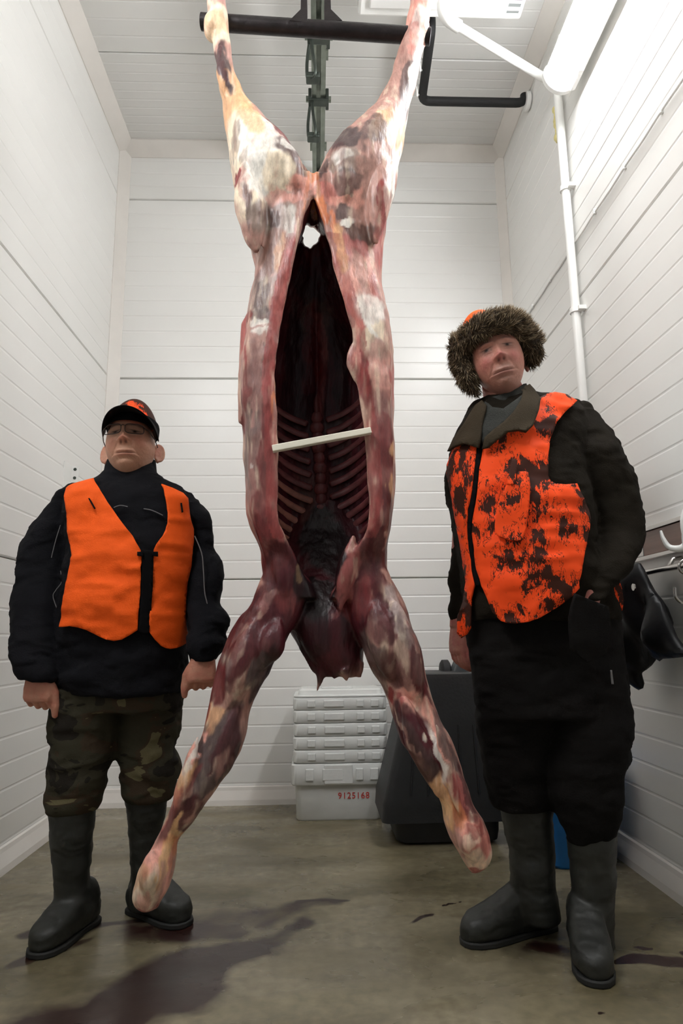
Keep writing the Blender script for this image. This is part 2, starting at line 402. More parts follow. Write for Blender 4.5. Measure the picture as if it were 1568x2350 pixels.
for py, lab in ((88, 'dark steel trolley hook on the ceiling track, nearer the spreader bar'), (232, 'dark steel trolley hook on the ceiling track, nearer the back wall')):
    y = float(atz(728, py, RZ)[1])
    t = empty('trolley_hook', (RX, y, RZ), lab, 'hook', 'trolley hooks on the ceiling track')
    b = MB(); b.box((RX-0.055, y-0.035, RZ-0.012), (RX-0.038, y+0.05, RZ+0.05)); b.box((RX+0.038, y-0.035, RZ-0.012), (RX+0.055, y+0.05, RZ+0.05)); b.box((RX-0.055, y-0.03, RZ-0.018), (RX+0.055, y+0.02, RZ-0.004))
    keep(b.build('yoke', M['galv_dark'], smooth=False, bevel=0.003), t)
    for s in (-1, 1):
        b = MB(); b.lathe([(0.0, -0.008), (0.016, -0.008), (0.016, 0.008), (0.0, 0.008)], (RX+s*0.060, y+0.01, RZ+0.02), 16, 'x')
        keep(b.build('wheel', M['galv'], smooth=True), t)
    pl = [(RX-0.045, y+0.02, RZ), (RX-0.052, y+0.03, RZ-0.05), (RX-0.058, y+0.03, RZ-0.12), (RX-0.056, y+0.02, RZ-0.20), (RX-0.045, y, RZ-0.225), (RX-0.02, y-0.02, RZ-0.225), (RX-0.018, y-0.03, RZ-0.19), (RX-0.03, y-0.02, RZ-0.10), (RX-0.035, y-0.01, RZ-0.01)]
    v, f = tube(catmull(pl, 40), 0.008, 10)
    keep(MB().add(v, f).build('hook_loop', M['galv_dark']), t)
    keep(MB().box((RX-0.062, y-0.02, RZ-0.235), (RX+0.005, y+0.03, RZ-0.205)).build('loop_foot', M['galv_dark'], smooth=False, bevel=0.006), t)
# ------------------------------------------------------------------ spreader bar
YC = 1.95
A_, B_ = at(462, 50, YC+0.04), at(988, 84, YC+0.0)
bar = empty('spreader_bar', tuple((A_+B_)/2), 'black steel spreader bar holding the two hind legs apart', 'bar')
mb = MB(); mb.tube([A_, A_+(B_-A_)*0.001, B_-(B_-A_)*0.001, B_], [0.026, 0.028, 0.028, 0.026], 24)
keep(mb.build('tube', M['black_steel']), bar)
for px in ((664, 690, 704, 706), (786, 760, 746, 744)):
    def pp(x, y): return at(x, y, YC)
    o = [pp(px[0], 50), pp(px[1], 24), pp(px[1]+2*(1 if px[0] < 700 else -1), -60), pp(px[2], -60), pp(px[3], 22), pp(px[3], 56)]
    pr = [(q[0], q[2]) for q in o]
    keep(MB().prism(pr, 'y', YC-0.006, YC+0.012).build('lifting_lug', M['black_steel'], smooth=False, bevel=0.002), bar)
top = at(725, -75, YC)
keep(MB().box((top[0]-0.07, YC-0.02, top[2]), (top[0]+0.07, YC+0.025, top[2]+0.04)).build('lug_yoke', M['black_steel'], smooth=False, bevel=0.004), bar)
keep(MB().tube([(top[0], YC, top[2]+0.03), (RX, YC, RZ+0.01)], 0.014, 14).build('lifting_rod', M['black_steel']), bar)
# ------------------------------------------------------------------ black insulated pipe
pz = 3.815
e2 = atz(990, 68, pz); e1 = atz(968, 232, pz); e0 = np.array([XR-0.03, e1[1]+0.0, pz])
pip = empty('insulated_pipe', tuple(e0), 'black insulated coolant pipe bending from ceiling unit to the right wall', 'pipe')
def bend(pts, r=0.06, n=6):
    out = [np.array(pts[0], float)]
    for i in range(1, len(pts)-1):
        p0, p1, p2 = (np.array(q, float) for q in pts[i-1:i+2]); a = (p0-p1)/np.linalg.norm(p0-p1); c_ = (p2-p1)/np.linalg.norm(p2-p1)
        for t in np.linspace(0, 1, n): out.append((1-t)**2*(p1+a*r)+2*t*(1-t)*p1+t*t*(p1+c_*r))
    out.append(np.array(pts[-1], float)); return out
keep(MB().tube(bend([e2+np.array([0, 0, 0.12]), e2, e1, e0, e0+np.array([0, 0, 0.05])], 0.05), 0.024, 18).build('foam_sleeve', M['black_rubber']), pip)
keep(MB().lathe([(0.0, 0.0), (0.048, 0.0), (0.052, 0.008), (0.052, 0.02), (0.04, 0.03), (0.0, 0.03)], (XR-0.03, e0[1], pz+0.01), 28, 'x').build('wall_collar', M['white']), pip)
for dy in (0.12, 0.30):
    q = e1+(e2-e1)*dy/0.5
    keep(MB().tube([(q[0]-0.028, q[1], q[2]+0.0), (q[0]-0.045, q[1]-0.02, q[2]-0.03), (q[0]-0.05, q[1]-0.05, q[2]-0.06), (q[0]-0.04, q[1]-0.03, q[2]-0.09), (q[0]-0.03, q[1]+0.01, q[2]-0.05)], 0.006, 8).build('cable_loop', M['white']), pip)
# ------------------------------------------------------------------ white drain pipe
wx_, wy_ = XR-0.034, 2.745
z0 = 3.50
el = atz(1018, 40, 3.60)
dp = empty('drain_pipe', (wx_, wy_, 0), 'white plastic drain pipe dropping down the right wall below the lamp', 'pipe')
keep(MB().tube(bend([(el[0], el[1], 3.745), el, (wx_, wy_, z0), (wx_, wy_, 0.45)], 0.05), 0.020, 18).build('pipe_run', M['white']), dp)
for q, d in ((el, 0.03),):
    keep(MB().tube(bend([(q[0], q[1], q[2]+0.075), q, q+(np.array([wx_, wy_, z0])-q)*0.13], 0.05), 0.027, 18).build('elbow', M['white']), dp)
for zc in (2.936, 2.317, 1.6, 0.9):
    b = MB(); b.lathe([(0.021, -0.012), (0.026, -0.012), (0.026, 0.012), (0.021, 0.012)], (wx_, wy_, zc), 20); b.box((wx_, wy_-0.04, zc-0.009), (XR, wy_-0.012, zc+0.009))
    keep(b.build('pipe_clip', M['white']), dp)
# ------------------------------------------------------------------ fluorescent lamps (one in view, the room's others behind the camera)
def lamp(x, z, ya, yb, sgn, label):
    t = empty('ceiling_lamp', (x, ya, z), label, 'lamp', 'fluorescent lamps along the walls')
    a = math.radians(-64 if sgn > 0 else 40); ca, sa = math.cos(a), math.sin(a)
    def rot(p): return (x+p[0]*ca-p[1]*sa, z+p[0]*sa+p[1]*ca)
    dif = [rot((0.074*math.cos(u), -0.075*math.sin(u)**0.8 if math.sin(u) > 0 else 0)) for u in np.linspace(0, math.pi, 15)]
    body = [rot(q) for q in ((-0.085, -0.002), (0.085, -0.002), (0.088, 0.02), (0.06, 0.055), (-0.06, 0.055), (-0.088, 0.02))]
    b = MB(); b.prism(dif, 'y', ya+0.012, yb-0.012); keep(b.build('diffuser', M['lamp']), t)
    b = MB(); b.prism(body, 'y', ya, yb); keep(b.build('housing', M['white'], smooth=False, bevel=0.004), t)
    for ye in (ya, yb):
        cap = [rot((0.082*math.cos(u), -0.083*math.sin(u)**0.8 if math.sin(u) > 0 else 0)) for u in np.linspace(0, math.pi, 15)]
        b = MB(); b.prism(cap, 'y', ye-0.008, ye+0.014); keep(b.build('end_cap', M['white'], bevel=0.002), t)
    n = 5
    for k in range(n):
        yy = ya+0.12+(yb-ya-0.24)*k/(n-1)
        for s in (-1, 1):
            q = rot((s*0.086, -0.004)); b = MB(); b.box((q[0]-0.010, yy-0.012, q[1]-0.014), (q[0]+0.010, yy+0.012, q[1]+0.014)); keep(b.build('clip', M['white'], smooth=False, bevel=0.003), t)
    q = rot((0, 0.055)); wallx = XR if sgn > 0 else XL
    for yy in (ya+0.25, yb-0.25):
        b = MB(); b.tube([(q[0], yy, q[1]), (wallx, yy, q[1]+0.03)], 0.012, 10); keep(b.build('bracket', M['white']), t)
    return t
lamp(1.125, 3.37, 1.15, 2.56, 1, 'long white fluorescent lamp glowing high on the right wall')
lamp(-1.085, 3.37, 0.05, 1.40, -1, 'fluorescent lamp high on the left wall nearest the camera')
# foam bead and cable on the right wall
v = []
me = fuse([ball((XR-0.004, 2.86+0.012*math.sin(k*1.7), 3.30+0.022*k), (0.012, 0.016+0.006*math.sin(k*2.3), 0.02)) for k in range(9)], 0.004, 2)
mko('sealing_foam', me, M['foam'], label='bead of yellowed sealing foam on wall beside the drain pipe', cat='foam')
cab = empty('wall_cable', (XR, 2.0, 2.665), 'thin white cable clipped along the right wall', 'cable')
keep(MB().tube([(XR-0.006, y, 2.665-0.004*math.sin((y-1.4)*math.pi/0.28)**2) for y in np.linspace(1.4, YB-0.02, 90)], 0.0048, 8).build('cord', M['white']), cab)
for y in np.arange(1.41, YB, 0.28):
    keep(MB().box((XR-0.014, y-0.006, 2.655), (XR, y+0.006, 2.680)).build('cable_clip', M['white'], smooth=False, bevel=0.002), cab)
# ------------------------------------------------------------------ cooling unit on the ceiling
cz = 3.76
far = float(atz(1000, 42, cz)[1]); xa = float(atz(822, 30, cz)[0]); xb = float(atz(1196, 40, cz)[0])
cu = empty('cooling_unit', ((xa+xb)/2, far-0.3, cz), 'white ceiling cooling unit with a printed rating label', 'cooler')
keep(MB().box((xa, far-0.75, cz), (xb, far, H)).build('casing', M['white'], smooth=False, bevel=0.012), cu)
keep(MB().box((xa+0.05, far-0.68, cz-0.012), (xb-0.12, far-0.05, cz+0.002)).build('drip_tray', M['ceil'], smooth=False, bevel=0.006), cu)
l0 = atz(1168, 20, cz); lab = MB(); lab.box((xb-0.085, far-0.24, cz-0.002), (xb-0.012, far-0.015, cz+0.001)); lb = keep(lab.build('rating_label', M['white'], smooth=False), cu)
for k in range(6):
    o_ = MB().box((xb-0.078, far-0.23+k*0.036, cz-0.003), (xb-0.02, far-0.21+k*0.036-0.004*(k % 3), cz-0.0015)).build('print_line', M['grey_label'], smooth=False); o_.parent = lb
# ------------------------------------------------------------------ perforated bracket on the left wall
bx0 = atx(163, 1092, XL)
br = empty('wall_bracket', tuple(bx0), 'small white perforated metal bracket on the left wall behind the capped man', 'bracket')
yb0, zb0 = float(bx0[1]), float(bx0[2])
keep(MB().box((XL-0.002, yb0-0.10, zb0-0.08), (XL+0.004, yb0+0.0, zb0+0.05)).build('wall_plate', M['white'], smooth=False, bevel=0.001), br)
keep(MB().box((XL, yb0-0.004, zb0-0.08), (XL+0.038, yb0, zb0+0.05)).build('flange', M['white'], smooth=False, bevel=0.001), br)
for dz in (0.032, -0.012):
    keep(MB().lathe([(0.0, -0.001), (0.008, -0.001), (0.008, 0.001), (0.0, 0.001)], (XL+0.020, yb0-0.0045, zb0+dz), 14, 'y').build('bolt_hole', M['galv_dark']), br)
# ------------------------------------------------------------------ hook rack on the right wall
rk = empty('hook_rack', (XR, 2.2, 1.15), 'stainless hook rack with a brown board on the right wall', 'rack')
keep(MB().box((XR-0.022, 1.62, 1.150), (XR, 2.36, 1.235)).build('board', M['wood'], smooth=False, bevel=0.003), rk)
keep(MB().box((XR-0.024, 2.36, 1.150), (XR, 2.62, 1.235)).build('steel_plate', M['stainless'], smooth=False, bevel=0.003), rk)
for z in (1.243, 1.142): keep(MB().box((XR-0.028, 1.6, z-0.007), (XR, 2.64, z+0.007)).build('edge_strip', M['stainless'], smooth=False, bevel=0.002), rk)
keep(MB().tube([(XR-0.05, 1.6, 1.085), (XR-0.05, 2.64, 1.085)], 0.010, 14).build('hook_bar', M['stainless']), rk)
for y in (1.7, 2.15, 2.60): keep(MB().tube([(XR, y, 1.12), (XR-0.03, y, 1.115), (XR-0.05, y, 1.085)], 0.007, 10).build('bar_bracket', M['stainless']), rk)
def s_hook(p, label, m):
    x, y, z = p
    pts = [(x, y, z-0.03), (x-0.018, y, z-0.018), (x-0.02, y, z+0.002), (x, y, z+0.016), (x+0.016, y, z), (x+0.012, y, z-0.05), (x, y, z-0.10), (x-0.022, y, z-0.118), (x-0.042, y, z-0.10), (x-0.042, y, z-0.07)]
    return MB().tube(catmull(pts, 44), 0.005, 10).build('s_hook', m, label=label, cat='hook', group='steel hooks on the wall rack')
hy = float(atx(1466, 1250, XR-0.05)[1])
s_hook((XR-0.05, hy, 1.085), 'steel hook carrying the black garment on the wall rack', M['stainless'])
s_hook((XR-0.05, 2.045, 1.085), 'empty steel hook at the right edge below the white prong hook', M['stainless'])
# white pronged hook
wy2 = 1.99; wh = empty('prong_hook', (XR-0.02, wy2, 1.2), 'white glossy pronged hook in front of the brown board', 'hook')
keep(MB().add(*ball((XR-0.056, wy2, 1.20), (0.025, 0.028, 0.065))).build('hook_base', M['white']), wh)
for s, dz in ((1, 0), (-1, 0.0)):
    pts = [(XR-0.06, wy2, 1.155), (XR-0.075, wy2+s*0.02, 1.135), (XR-0.10, wy2+s*0.045, 1.14), (XR-0.11, wy2+s*0.06, 1.17), (XR-0.11, wy2+s*0.07, 1.195)]
    v, f = tube(catmull(pts, 20), list(np.linspace(0.014, 0.004, 20)), 12, True); keep(MB().add(v, f).build('prong', M['white']), wh)
# ------------------------------------------------------------------ black garment hanging from the rack
M['leather'] = mat_plain('black_coated_cloth', (10, 10, 13), 0.5, spec=0.3, var=0.3, nscale=8, bump=0.15, bscale=25)
out = [(1448, 1300), (1456, 1291), (1468, 1292), (1478, 1310), (1492, 1348), (1515, 1380), (1535, 1420), (1550, 1460), (1566, 1484), (1585, 1496), (1568, 1508), (1540, 1511), (1522, 1512), (1514, 1518), (1504, 1511), (1496, 1506), (1491, 1526), (1482, 1538), (1470, 1547), (1473, 1562), (1476, 1579), (1466, 1584), (1448, 1570), (1438, 1552), (1432, 1520), (1418, 1460), (1405, 1400), (1418, 1330)]
gx_ = XR-0.10
gp = [(float(atx(x, y, gx_)[1]), float(atx(x, y, gx_)[2])) for x, y in out]
def lift(sgn):
    def fn(P):
        A = np.array(gp); n = len(A); d = np.full(len(P), 9.0)
        for i in range(n):
            a, c_ = A[i], A[(i+1) % n]; t = np.clip(((P-a)@(c_-a))/((c_-a)@(c_-a)), 0, 1); d = np.minimum(d, np.linalg.norm(P-a-t[:, None]*(c_-a), axis=1))
        th = 0.045*np.sqrt(np.clip(d/0.10, 0, 1))
        fold = 0.022*np.sin(P[:, 0]*34+P[:, 1]*9)*np.clip(d/0.05, 0, 1)+0.012*np.sin(P[:, 0]*70-P[:, 1]*16)*np.clip(d/0.05, 0, 1)
        return np.stack([gx_+sgn*th+fold, P[:, 0], P[:, 1]], 1)
    return fn
va, fa, p2 = patch(gp, lift(-1), 0.018); vb = lift(1)(p2); n_ = len(va)
b = MB(); b.add(list(va)+list(vb), list(fa)+[tuple(i+n_ for i in f[::-1]) for f in fa])
ap = b.build('hanging_garment', M['leather'], label='black coated garment hanging in folds from the wall rack', cat='garment')
bm = bmesh.new(); bm.from_mesh(ap.data); bmesh.ops.remove_doubles(bm, verts=bm.verts, dist=0.0006); bm.to_mesh(ap.data); bm.free()
ap.data.polygons.foreach_set('use_smooth', [True]*len(ap.data.polygons))
for dz in (0.0, -0.055):
    q = atx(1462, 1294, gx_); 
    keep_ = MB().lathe([(0.006, -0.002), (0.012, -0.002), (0.012, 0.002), (0.006, 0.002)], (gx_-0.05, float(q[1])-0.02+dz*0.8, float(q[2])-0.03+dz), 16, 'x').build('eyelet', M['stainless'], ap)
# ------------------------------------------------------------------ crates
def mat_crate():
    m, nt, b_ = newmat('translucent_plastic'); N = nt.nodes; L = nt.links
    nz = N.new('ShaderNodeTexNoise'); nz.inputs['Scale'].default_value = 5
    r = N.new('ShaderNodeValToRGB'); r.color_ramp.elements[0].color = rgba((212, 214, 210)); r.color_ramp.elements[1].color = rgba((232, 233, 230)); L.new(nz.outputs[0], r.inputs[0]); L.new(r.outputs[0], b_.inputs['Base Color'])
    b_.inputs['Roughness'].default_value = 0.22; b_.inputs['Subsurface Weight'].default_value = 0.35; b_.inputs['Subsurface Radius'].default_value = (0.03, 0.03, 0.03); return m
M['crate'] = mat_crate(); M['red_print'] = mat_plain('red_print', (196, 52, 46), 0.6)
def rrect(x0, x1, y0, y1, z, r, n=5):
    out = []
    for cx, cy, a0 in ((x1-r, y1-r, 0), (x0+r, y1-r, 90), (x0+r, y0+r, 180), (x1-r, y0+r, 270)):
        for k in range(n+1):
            a = math.radians(a0+90*k/n); out.append((cx+r*math.cos(a), cy+r*math.sin(a), z))
    return out
CX0, CX1, CY0, CY1 = -0.130, 0.335, 3.385, 3.695
def crate(z, body_h, rim_h, label, shell_only=False, dx=0.0):
    t = empty('plastic_crate', ((CX0+CX1)/2+dx, (CY0+CY1)/2, z), label, 'crate', 'white crates stacked by the back wall')
    x0, x1 = CX0+dx, CX1+dx; i = 0.024
    top = z+body_h+rim_h; R = []
    for (g, zz) in ((i+0.006, z), (i, z+0.01), (i-0.004, z+body_h), (0.004, z+body_h), (0.0, z+body_h+0.006), (0.0, top-0.006), (0.004, top), (0.012, top), (0.016, top-0.01), (i+0.004, z+body_h), (i+0.008, z+0.012)):
        R.append(rrect(x0+g, x1-g, CY0+g, CY1-g, zz, 0.03))
    b = MB(); v, f = loft(R); b.add(v, f); keep(b.build('shell', M['crate']), t)
    h = rim_h*0.55
    for xc, ww in (((x0+0.09), 0.02), ((x0+x1)/2-0.03, 0.05), ((x0+x1)/2+0.10, 0.018), (x1-0.06, 0.02)):
        b = MB(); zc = z+body_h+rim_h*0.5
        b.box((xc-ww, CY0-0.007, zc-h*0.5), (xc+ww, CY0+0.004, zc+h*0.5)); keep(b.build('rim_tab', M['crate'], smooth=False, bevel=0.004), t)
    return t
c0 = crate(0.0, 0.165, 0.10, 'lowest white crate of the stack, printed with a red number')
keep(MB().box((CX0+0.16, CY0-0.006, 0.17), (CX0+0.30, CY0+0.01, 0.262)).build('handle_plate', M['crate'], smooth=False, bevel=0.006), c0)
cu_ = bpy.data.curves.new('n', 'FONT'); cu_.body = '9125168'; cu_.size = 0.040; cu_.align_x = 'CENTER'; cu_.align_y = 'CENTER'; cu_.extrude = 0.0008; cu_.space_character = 1.12
to = bpy.data.objects.new('n', cu_); COL.objects.link(to)
tm = bpy.data.meshes.new_from_object(to.evaluated_get(bpy.context.evaluated_depsgraph_get())); bpy.data.objects.remove(to)
q = at(812, 1826, CY0+0.02)
num = mko('printed_number', tm, M['red_print'], smooth=False); num.matrix_world = Matrix.Translation((q[0], CY0+0.0195, q[2])) @ Matrix.Rotation(math.radians(90), 4, 'X'); num.parent = c0; num.matrix_parent_inverse = Matrix.Translation(c0.location).inverted()
labs = ['second white crate from the floor in the stack by the wall', 'third white crate from the floor in the stack by the wall', 'fourth white crate from the floor in the stack by the wall', 'fifth white crate from the floor in the stack by the wall', 'topmost open white crate of the stack by the wall']
rnd = random.Random(4)
for k in range(5): crate(0.090+0.0625*(k)+0.002, 0.176, 0.060, labs[k], dx=0.012+rnd.uniform(-0.004, 0.004))
ld = empty('crate_lid', ((CX0+CX1)/2, (CY0+CY1)/2, 0.58), 'pale plastic lid lying on top of the white crates', 'lid')
g = 0.02; zt = 0.342+0.176+0.060+0.001
R = [rrect(CX0+0.012+a, CX1+0.012-a, CY0+a, CY1-a, zt+h_, 0.03) for a, h_ in ((0.0, 0), (0.0, 0.006), (0.02, 0.010), (0.026, 0.030), (0.034, 0.034))]
keep(MB().add(*loft(R)).build('lid_plate', M['crate']), ld)
keep(MB().box((CX0+0.15, CY0+0.10, zt+0.033), (CX0+0.31, CY0+0.14, zt+0.04)).build('lid_ridge', M['crate'], smooth=False, bevel=0.003), ld)
# ------------------------------------------------------------------ black wheeled bin, upside down
M['bin'] = mat_plain('black_bin_plastic', (27, 28, 29), 0.5, var=0.2, nscale=10, bump=0.12, bscale=80)
BY0, BY1 = 2.96, 3.36
tl, tr = at(946, 1548, BY0), at(1112, 1548, BY0); ml, mr_ = at(880, 1862, BY0), at(1180, 1862, BY0)
bn = empty('wheeled_bin', ((ml[0]+mr_[0])/2, (BY0+BY1)/2, 0), 'black plastic wheeled bin standing upside down behind the right carcass leg', 'bin')
zt, zm = float(tl[2]), float(ml[2]); R = []
for (f_, zz, g) in ((1.0, zm-0.05, -0.004), (1.0, zm, 0.0), (1.0, zm+0.02, 0.0), (0.93, zm+0.05, 0.0), (0.0, zt-0.02, 0.0), (0.0, zt-0.004, 0.004), (0.0, zt, 0.012)):
    xl_ = tl[0]+(ml[0]-tl[0])*f_; xr_ = tr[0]+(mr_[0]-tr[0])*f_
    R.append(rrect(xl_+g, xr_-g, BY0+0.05*(1-f_)+g, BY1-0.05*(1-f_)-g, zz, 0.035))
keep(MB().add(*loft(R)).build('body', M['bin']), bn)
R = [rrect(ml[0]+0.055-a, mr_[0]-0.05+a, BY0+0.03-a, BY1-0.03+a, zz, 0.05) for a, zz in ((-0.03, 0.0), (-0.006, 0.012), (0.0, 0.05), (0.002, zm-0.03), (-0.02, zm-0.02))]
keep(MB().add(*loft(R)).build('lid', M['bin']), bn)
for k in range(5):
    x = ml[0]+0.10+0.085*k
    keep(MB().tube([(x+(0.02-0.012*k)*1.0, BY0+0.001, zm+0.06), (x+(0.045-0.02*k), BY0+0.030, zm+0.34)], 0.004, 8).build('rib', M['bin']), bn)
wq = at(1022, 1540, BY1-0.1)
keep(MB().lathe([(0.0, -0.022), (0.05, -0.022), (0.062, -0.014), (0.062, 0.014), (0.05, 0.022), (0.0, 0.022)], (float(wq[0]), BY1-0.10, zt-0.012), 28, 'x').build('wheel', M['black_rubber']), bn)
M['grey_plastic'] = mat_plain('grey_plastic', (74, 78, 80), 0.5)
gq = at(1052, 1530, BY1-0.16)
keep(MB().prism([(float(gq[0])-0.035, zt-0.01), (float(gq[0])+0.05, zt-0.01), (float(gq[0])+0.03, zt+0.055), (float(gq[0])-0.005, zt+0.06)], 'y', BY1-0.20, BY1-0.10).build('axle_block', M['grey_plastic'], smooth=False, bevel=0.008), bn)
# ------------------------------------------------------------------ blue tub in the right corner
M['blue'] = mat_plain('blue_plastic', (16, 104, 176), 0.35, var=0.08)
tb = empty('blue_tub', (0.98, 2.86, 0), 'blue plastic tub on the floor behind the fur-hatted man', 'tub')
bx1 = float(at(1424, 1940, 2.66)[0]); R = []
tz = 0.36
for g, zz in ((0.03, 0.0), (0.02, 0.012), (0.0, tz-0.05), (-0.015, tz-0.05), (-0.02, tz-0.03), (-0.02, tz-0.005), (-0.014, tz), (0.0, tz), (0.006, tz-0.01), (0.03, 0.02)):
    R.append(rrect(0.86+g, bx1-g+0.015, 2.64+g, 3.10-g, zz, 0.05))
keep(MB().add(*loft(R)).build('shell', M['blue']), tb)
for s in (0.90, bx1-0.05): keep(MB().box((s, 2.615, tz-0.10), (s+0.03, 2.65, tz-0.04)).build('handle', M['blue'], smooth=False, bevel=0.008), tb)
# ------------------------------------------------------------------ the carcass
def poly_world(rows, Y):
    """photo rows (y, x) -> arrays of z (descending) and x on plane Y"""
    q = np.array([at(x, y, Y) for y, x in rows]); return q[:, 2], q[:, 0]
class Curve:
    def __init__(s, rows, Y):
        z, x = poly_world(rows, Y); o = np.argsort(z); s.z, s.x = z[o], x[o]
    def __call__(s, z): return float(np.interp(z, s.z, s.x))
oL = Curve([(425, 600), (440, 560), (470, 560), (520, 572), (560, 580), (600, 586), (640, 583), (700, 572), (750, 562), (800, 556), (870, 548), (940, 549), (1000, 556), (1100, 562), (1180, 566), (1220, 580), (1270, 597), (1320, 601), (1360, 606), (1400, 620)], YC)
oR = Curve([(425, 850), (440, 880), (470, 890), (520, 886), (560, 881), (600, 877), (660, 878), (700, 887), (750, 897), (800, 904), (870, 907), (950, 904), (1000, 905), (1100, 907), (1160, 902), (1250, 890), (1310, 889), (1350, 880), (1400, 865)], YC)
YLIP = YC-0.115
pL = Curve([(420, 714), (445, 716), (480, 701), (520, 692), (560, 682), (600, 672), (640, 663), (700, 652), (750, 645), (800, 637), (850, 632), (900, 633), (950, 637), (1000, 637), (1050, 640), (1100, 642), (1150, 640), (1200, 645), (1240, 660), (1270, 676), (1300, 690), (1350, 715), (1400, 730)], YLIP)
pR = Curve([(420, 722), (445, 721), (480, 735), (520, 747), (560, 758), (600, 766), (640, 778), (700, 795), (750, 808), (790, 812), (825, 800), (850, 815), (900, 822), (950, 831), (1000, 840), (1050, 843), (1100, 845), (1150, 849), (1200, 847), (1240, 830), (1270, 805), (1300, 790), (1350, 770), (1400, 745)], YLIP)
zt0 = float(at(720, 440, YC)[2]); zb0 = float(at(720, 1375, YC)[2])
zth = float(at(720, 700, YC)[2])
def sst(a, b, x): t = min(max((x-a)/(b-a), 0), 1); return t*t*(3-2*t)
def torso_dims(z):
    L, R_, a, b_ = oL(z), oR(z), pL(z), pR(z)
    cx = (L+R_)/2; w = (R_-L)/2
    th = sst(2.25, 1.75, z)            # 0 at the pelvis, 1 in the chest
    low = sst(1.22, 1.02, z)           # closes towards the neck
    yf = YLIP+0.01*(1-th)+0.05*low
    yb = YC+0.15+0.16*th-0.14*low
    gap = (b_-a)/2
    cw = (1-th)*min(w-0.03, gap*1.12+0.012)+th*(w-0.038)
    cw = min(cw, w-0.028)*(1-low)+low*gap*0.9
    return L, R_, a, b_, cx, w, th, low, yf, yb, max(cw, 0.012)
def torso_ring(z):
    L, R_, a, b_, cx, w, th, low, yf, yb, cw = torso_dims(z)
    band = 0.040*th+0.018*(1-th)
    band = min(band, 0.45*(a-L)+0.002)
    d = yb-YC; ci = (a+b_)/2*0.5+cx*0.5; ti = 0.05
    yi = yb-ti-0.01
    pts = [(a-band, yf+0.002), (L+0.30*(a-band-L), yf+0.028), (L+0.04*w, YC-0.03), (L, YC+0.03), (L+0.12*w, YC+0.55*d), (cx-0.5*w, YC+0.90*d), (cx, yb),
           (cx+0.5*w, YC+0.90*d), (R_-0.12*w, YC+0.55*d), (R_, YC+0.03), (R_-0.04*w, YC-0.03), (R_-0.30*(R_-b_-band), yf+0.028), (b_+band, yf+0.002), (b_+band*0.25, yf+0.001),
           (b_, yf+0.012), (min(b_+0.3*(ci+cw-b_), ci+cw), YC-0.03), (ci+cw, YC+0.06), (ci+cw*0.86, YC+0.06+0.55*(yi-YC-0.06)), (ci+cw*0.45, yi-0.012), (ci+0.02, yi-0.005*th), (ci, yi-0.022*th),
           (ci-0.02, yi-0.005*th), (ci-cw*0.45, yi-0.012), (ci-cw*0.86, YC+0.06+0.55*(yi-YC-0.06)), (ci-cw, YC+0.06), (max(a-0.3*(a-ci+cw), ci-cw), YC-0.03), (a, yf+0.012), (a-band*0.25, yf+0.001)]
    return [(x, y, z) for x, y in catmull(pts, 130, True)]
parts = [loft([torso_ring(z) for z in np.linspace(zt0, zb0, 90)])]
def limb(rows, Yf=lambda y: YC, kd=lambda y: 1.0, n=60, seg=40, p=2.2):
    ys_ = np.linspace(rows[0][0], rows[-1][0], n)
    A = np.array(rows, float)
    R = []
    for y in ys_:
        x0 = np.interp(y, A[:, 0], A[:, 1]); x1 = np.interp(y, A[:, 0], A[:, 2]); Y = Yf(y)
        a, c_ = at(x0, y, Y), at(x1, y, Y); w = abs(c_[0]-a[0])/2
        R.append(ring((a[0]+c_[0])/2, Y, (a[2]+c_[2])/2, w, w*kd(y), seg, p))
    return loft(R)
hl = [(-60, 468, 520), (0, 474, 520), (30, 478, 524), (70, 484, 526), (100, 489, 528), (130, 493, 531), (170, 500, 541), (200, 505, 553), (230, 510, 572), (260, 514, 595), (300, 520, 627), (350, 527, 668), (390, 532, 692), (425, 537, 716), (460, 543, 706), (500, 553, 690), (560, 571, 664), (600, 584, 648), (650, 592, 630), (690, 600, 618)]
hr = [(-60, 950, 1004), (0, 942, 992), (40, 934, 988), (70, 930, 984), (100, 921, 976), (150, 905, 964), (200, 890, 954), (230, 872, 945), (260, 850, 939), (300, 815, 931), (350, 768, 920), (390, 742, 913), (430, 724, 909), (460, 734, 903), (500, 746, 889), (560, 770, 880), (600, 782, 874), (650, 800, 866), (690, 815, 858)]
def kdh(y): return 0.95+0.25*sst(150, 350, y)
def yfh(y): return YC+0.02*sst(100, 300, y)
parts += [limb(hl, yfh, kdh), limb(hr, yfh, kdh)]
fl = [(1300, 606, 690), (1340, 596, 700), (1380, 577, 700), (1410, 552, 690), (1440, 536, 676), (1480, 514, 655), (1520, 499, 628), (1560, 490, 610), (1600, 481, 587), (1640, 474, 572), (1680, 465, 567), (1720, 450, 553), (1770, 430, 526), (1820, 405, 491), (1870, 384, 456), (1900, 371, 434), (1930, 356, 410), (1960, 340, 406), (2000, 319, 399), (2040, 308, 387), (2066, 305, 372), (2086, 318, 362)]
fr = [(1290, 800, 884), (1320, 790, 894), (1345, 790, 907), (1380, 795, 926), (1410, 800, 941), (1450, 815, 951), (1480, 828, 958), (1520, 846, 969), (1560, 868, 979), (1600, 891, 993), (1650, 903, 1011), (1700, 924, 1035), (1750, 958, 1056), (1800, 991, 1073), (1840, 1012, 1082), (1880, 1020, 1106), (1920, 1034, 1121), (1960, 1057, 1128), (1985, 1072, 1122), (2003, 1084, 1104)]
def kdf(y): return 0.72+0.25*sst(1600, 1850, y)
def yff(y): return YC-0.02-0.06*sst(1400, 1900, y)
parts += [limb(fl, yff, kdf, p=2.1), limb(fr, yff, kdf, p=2.1)]
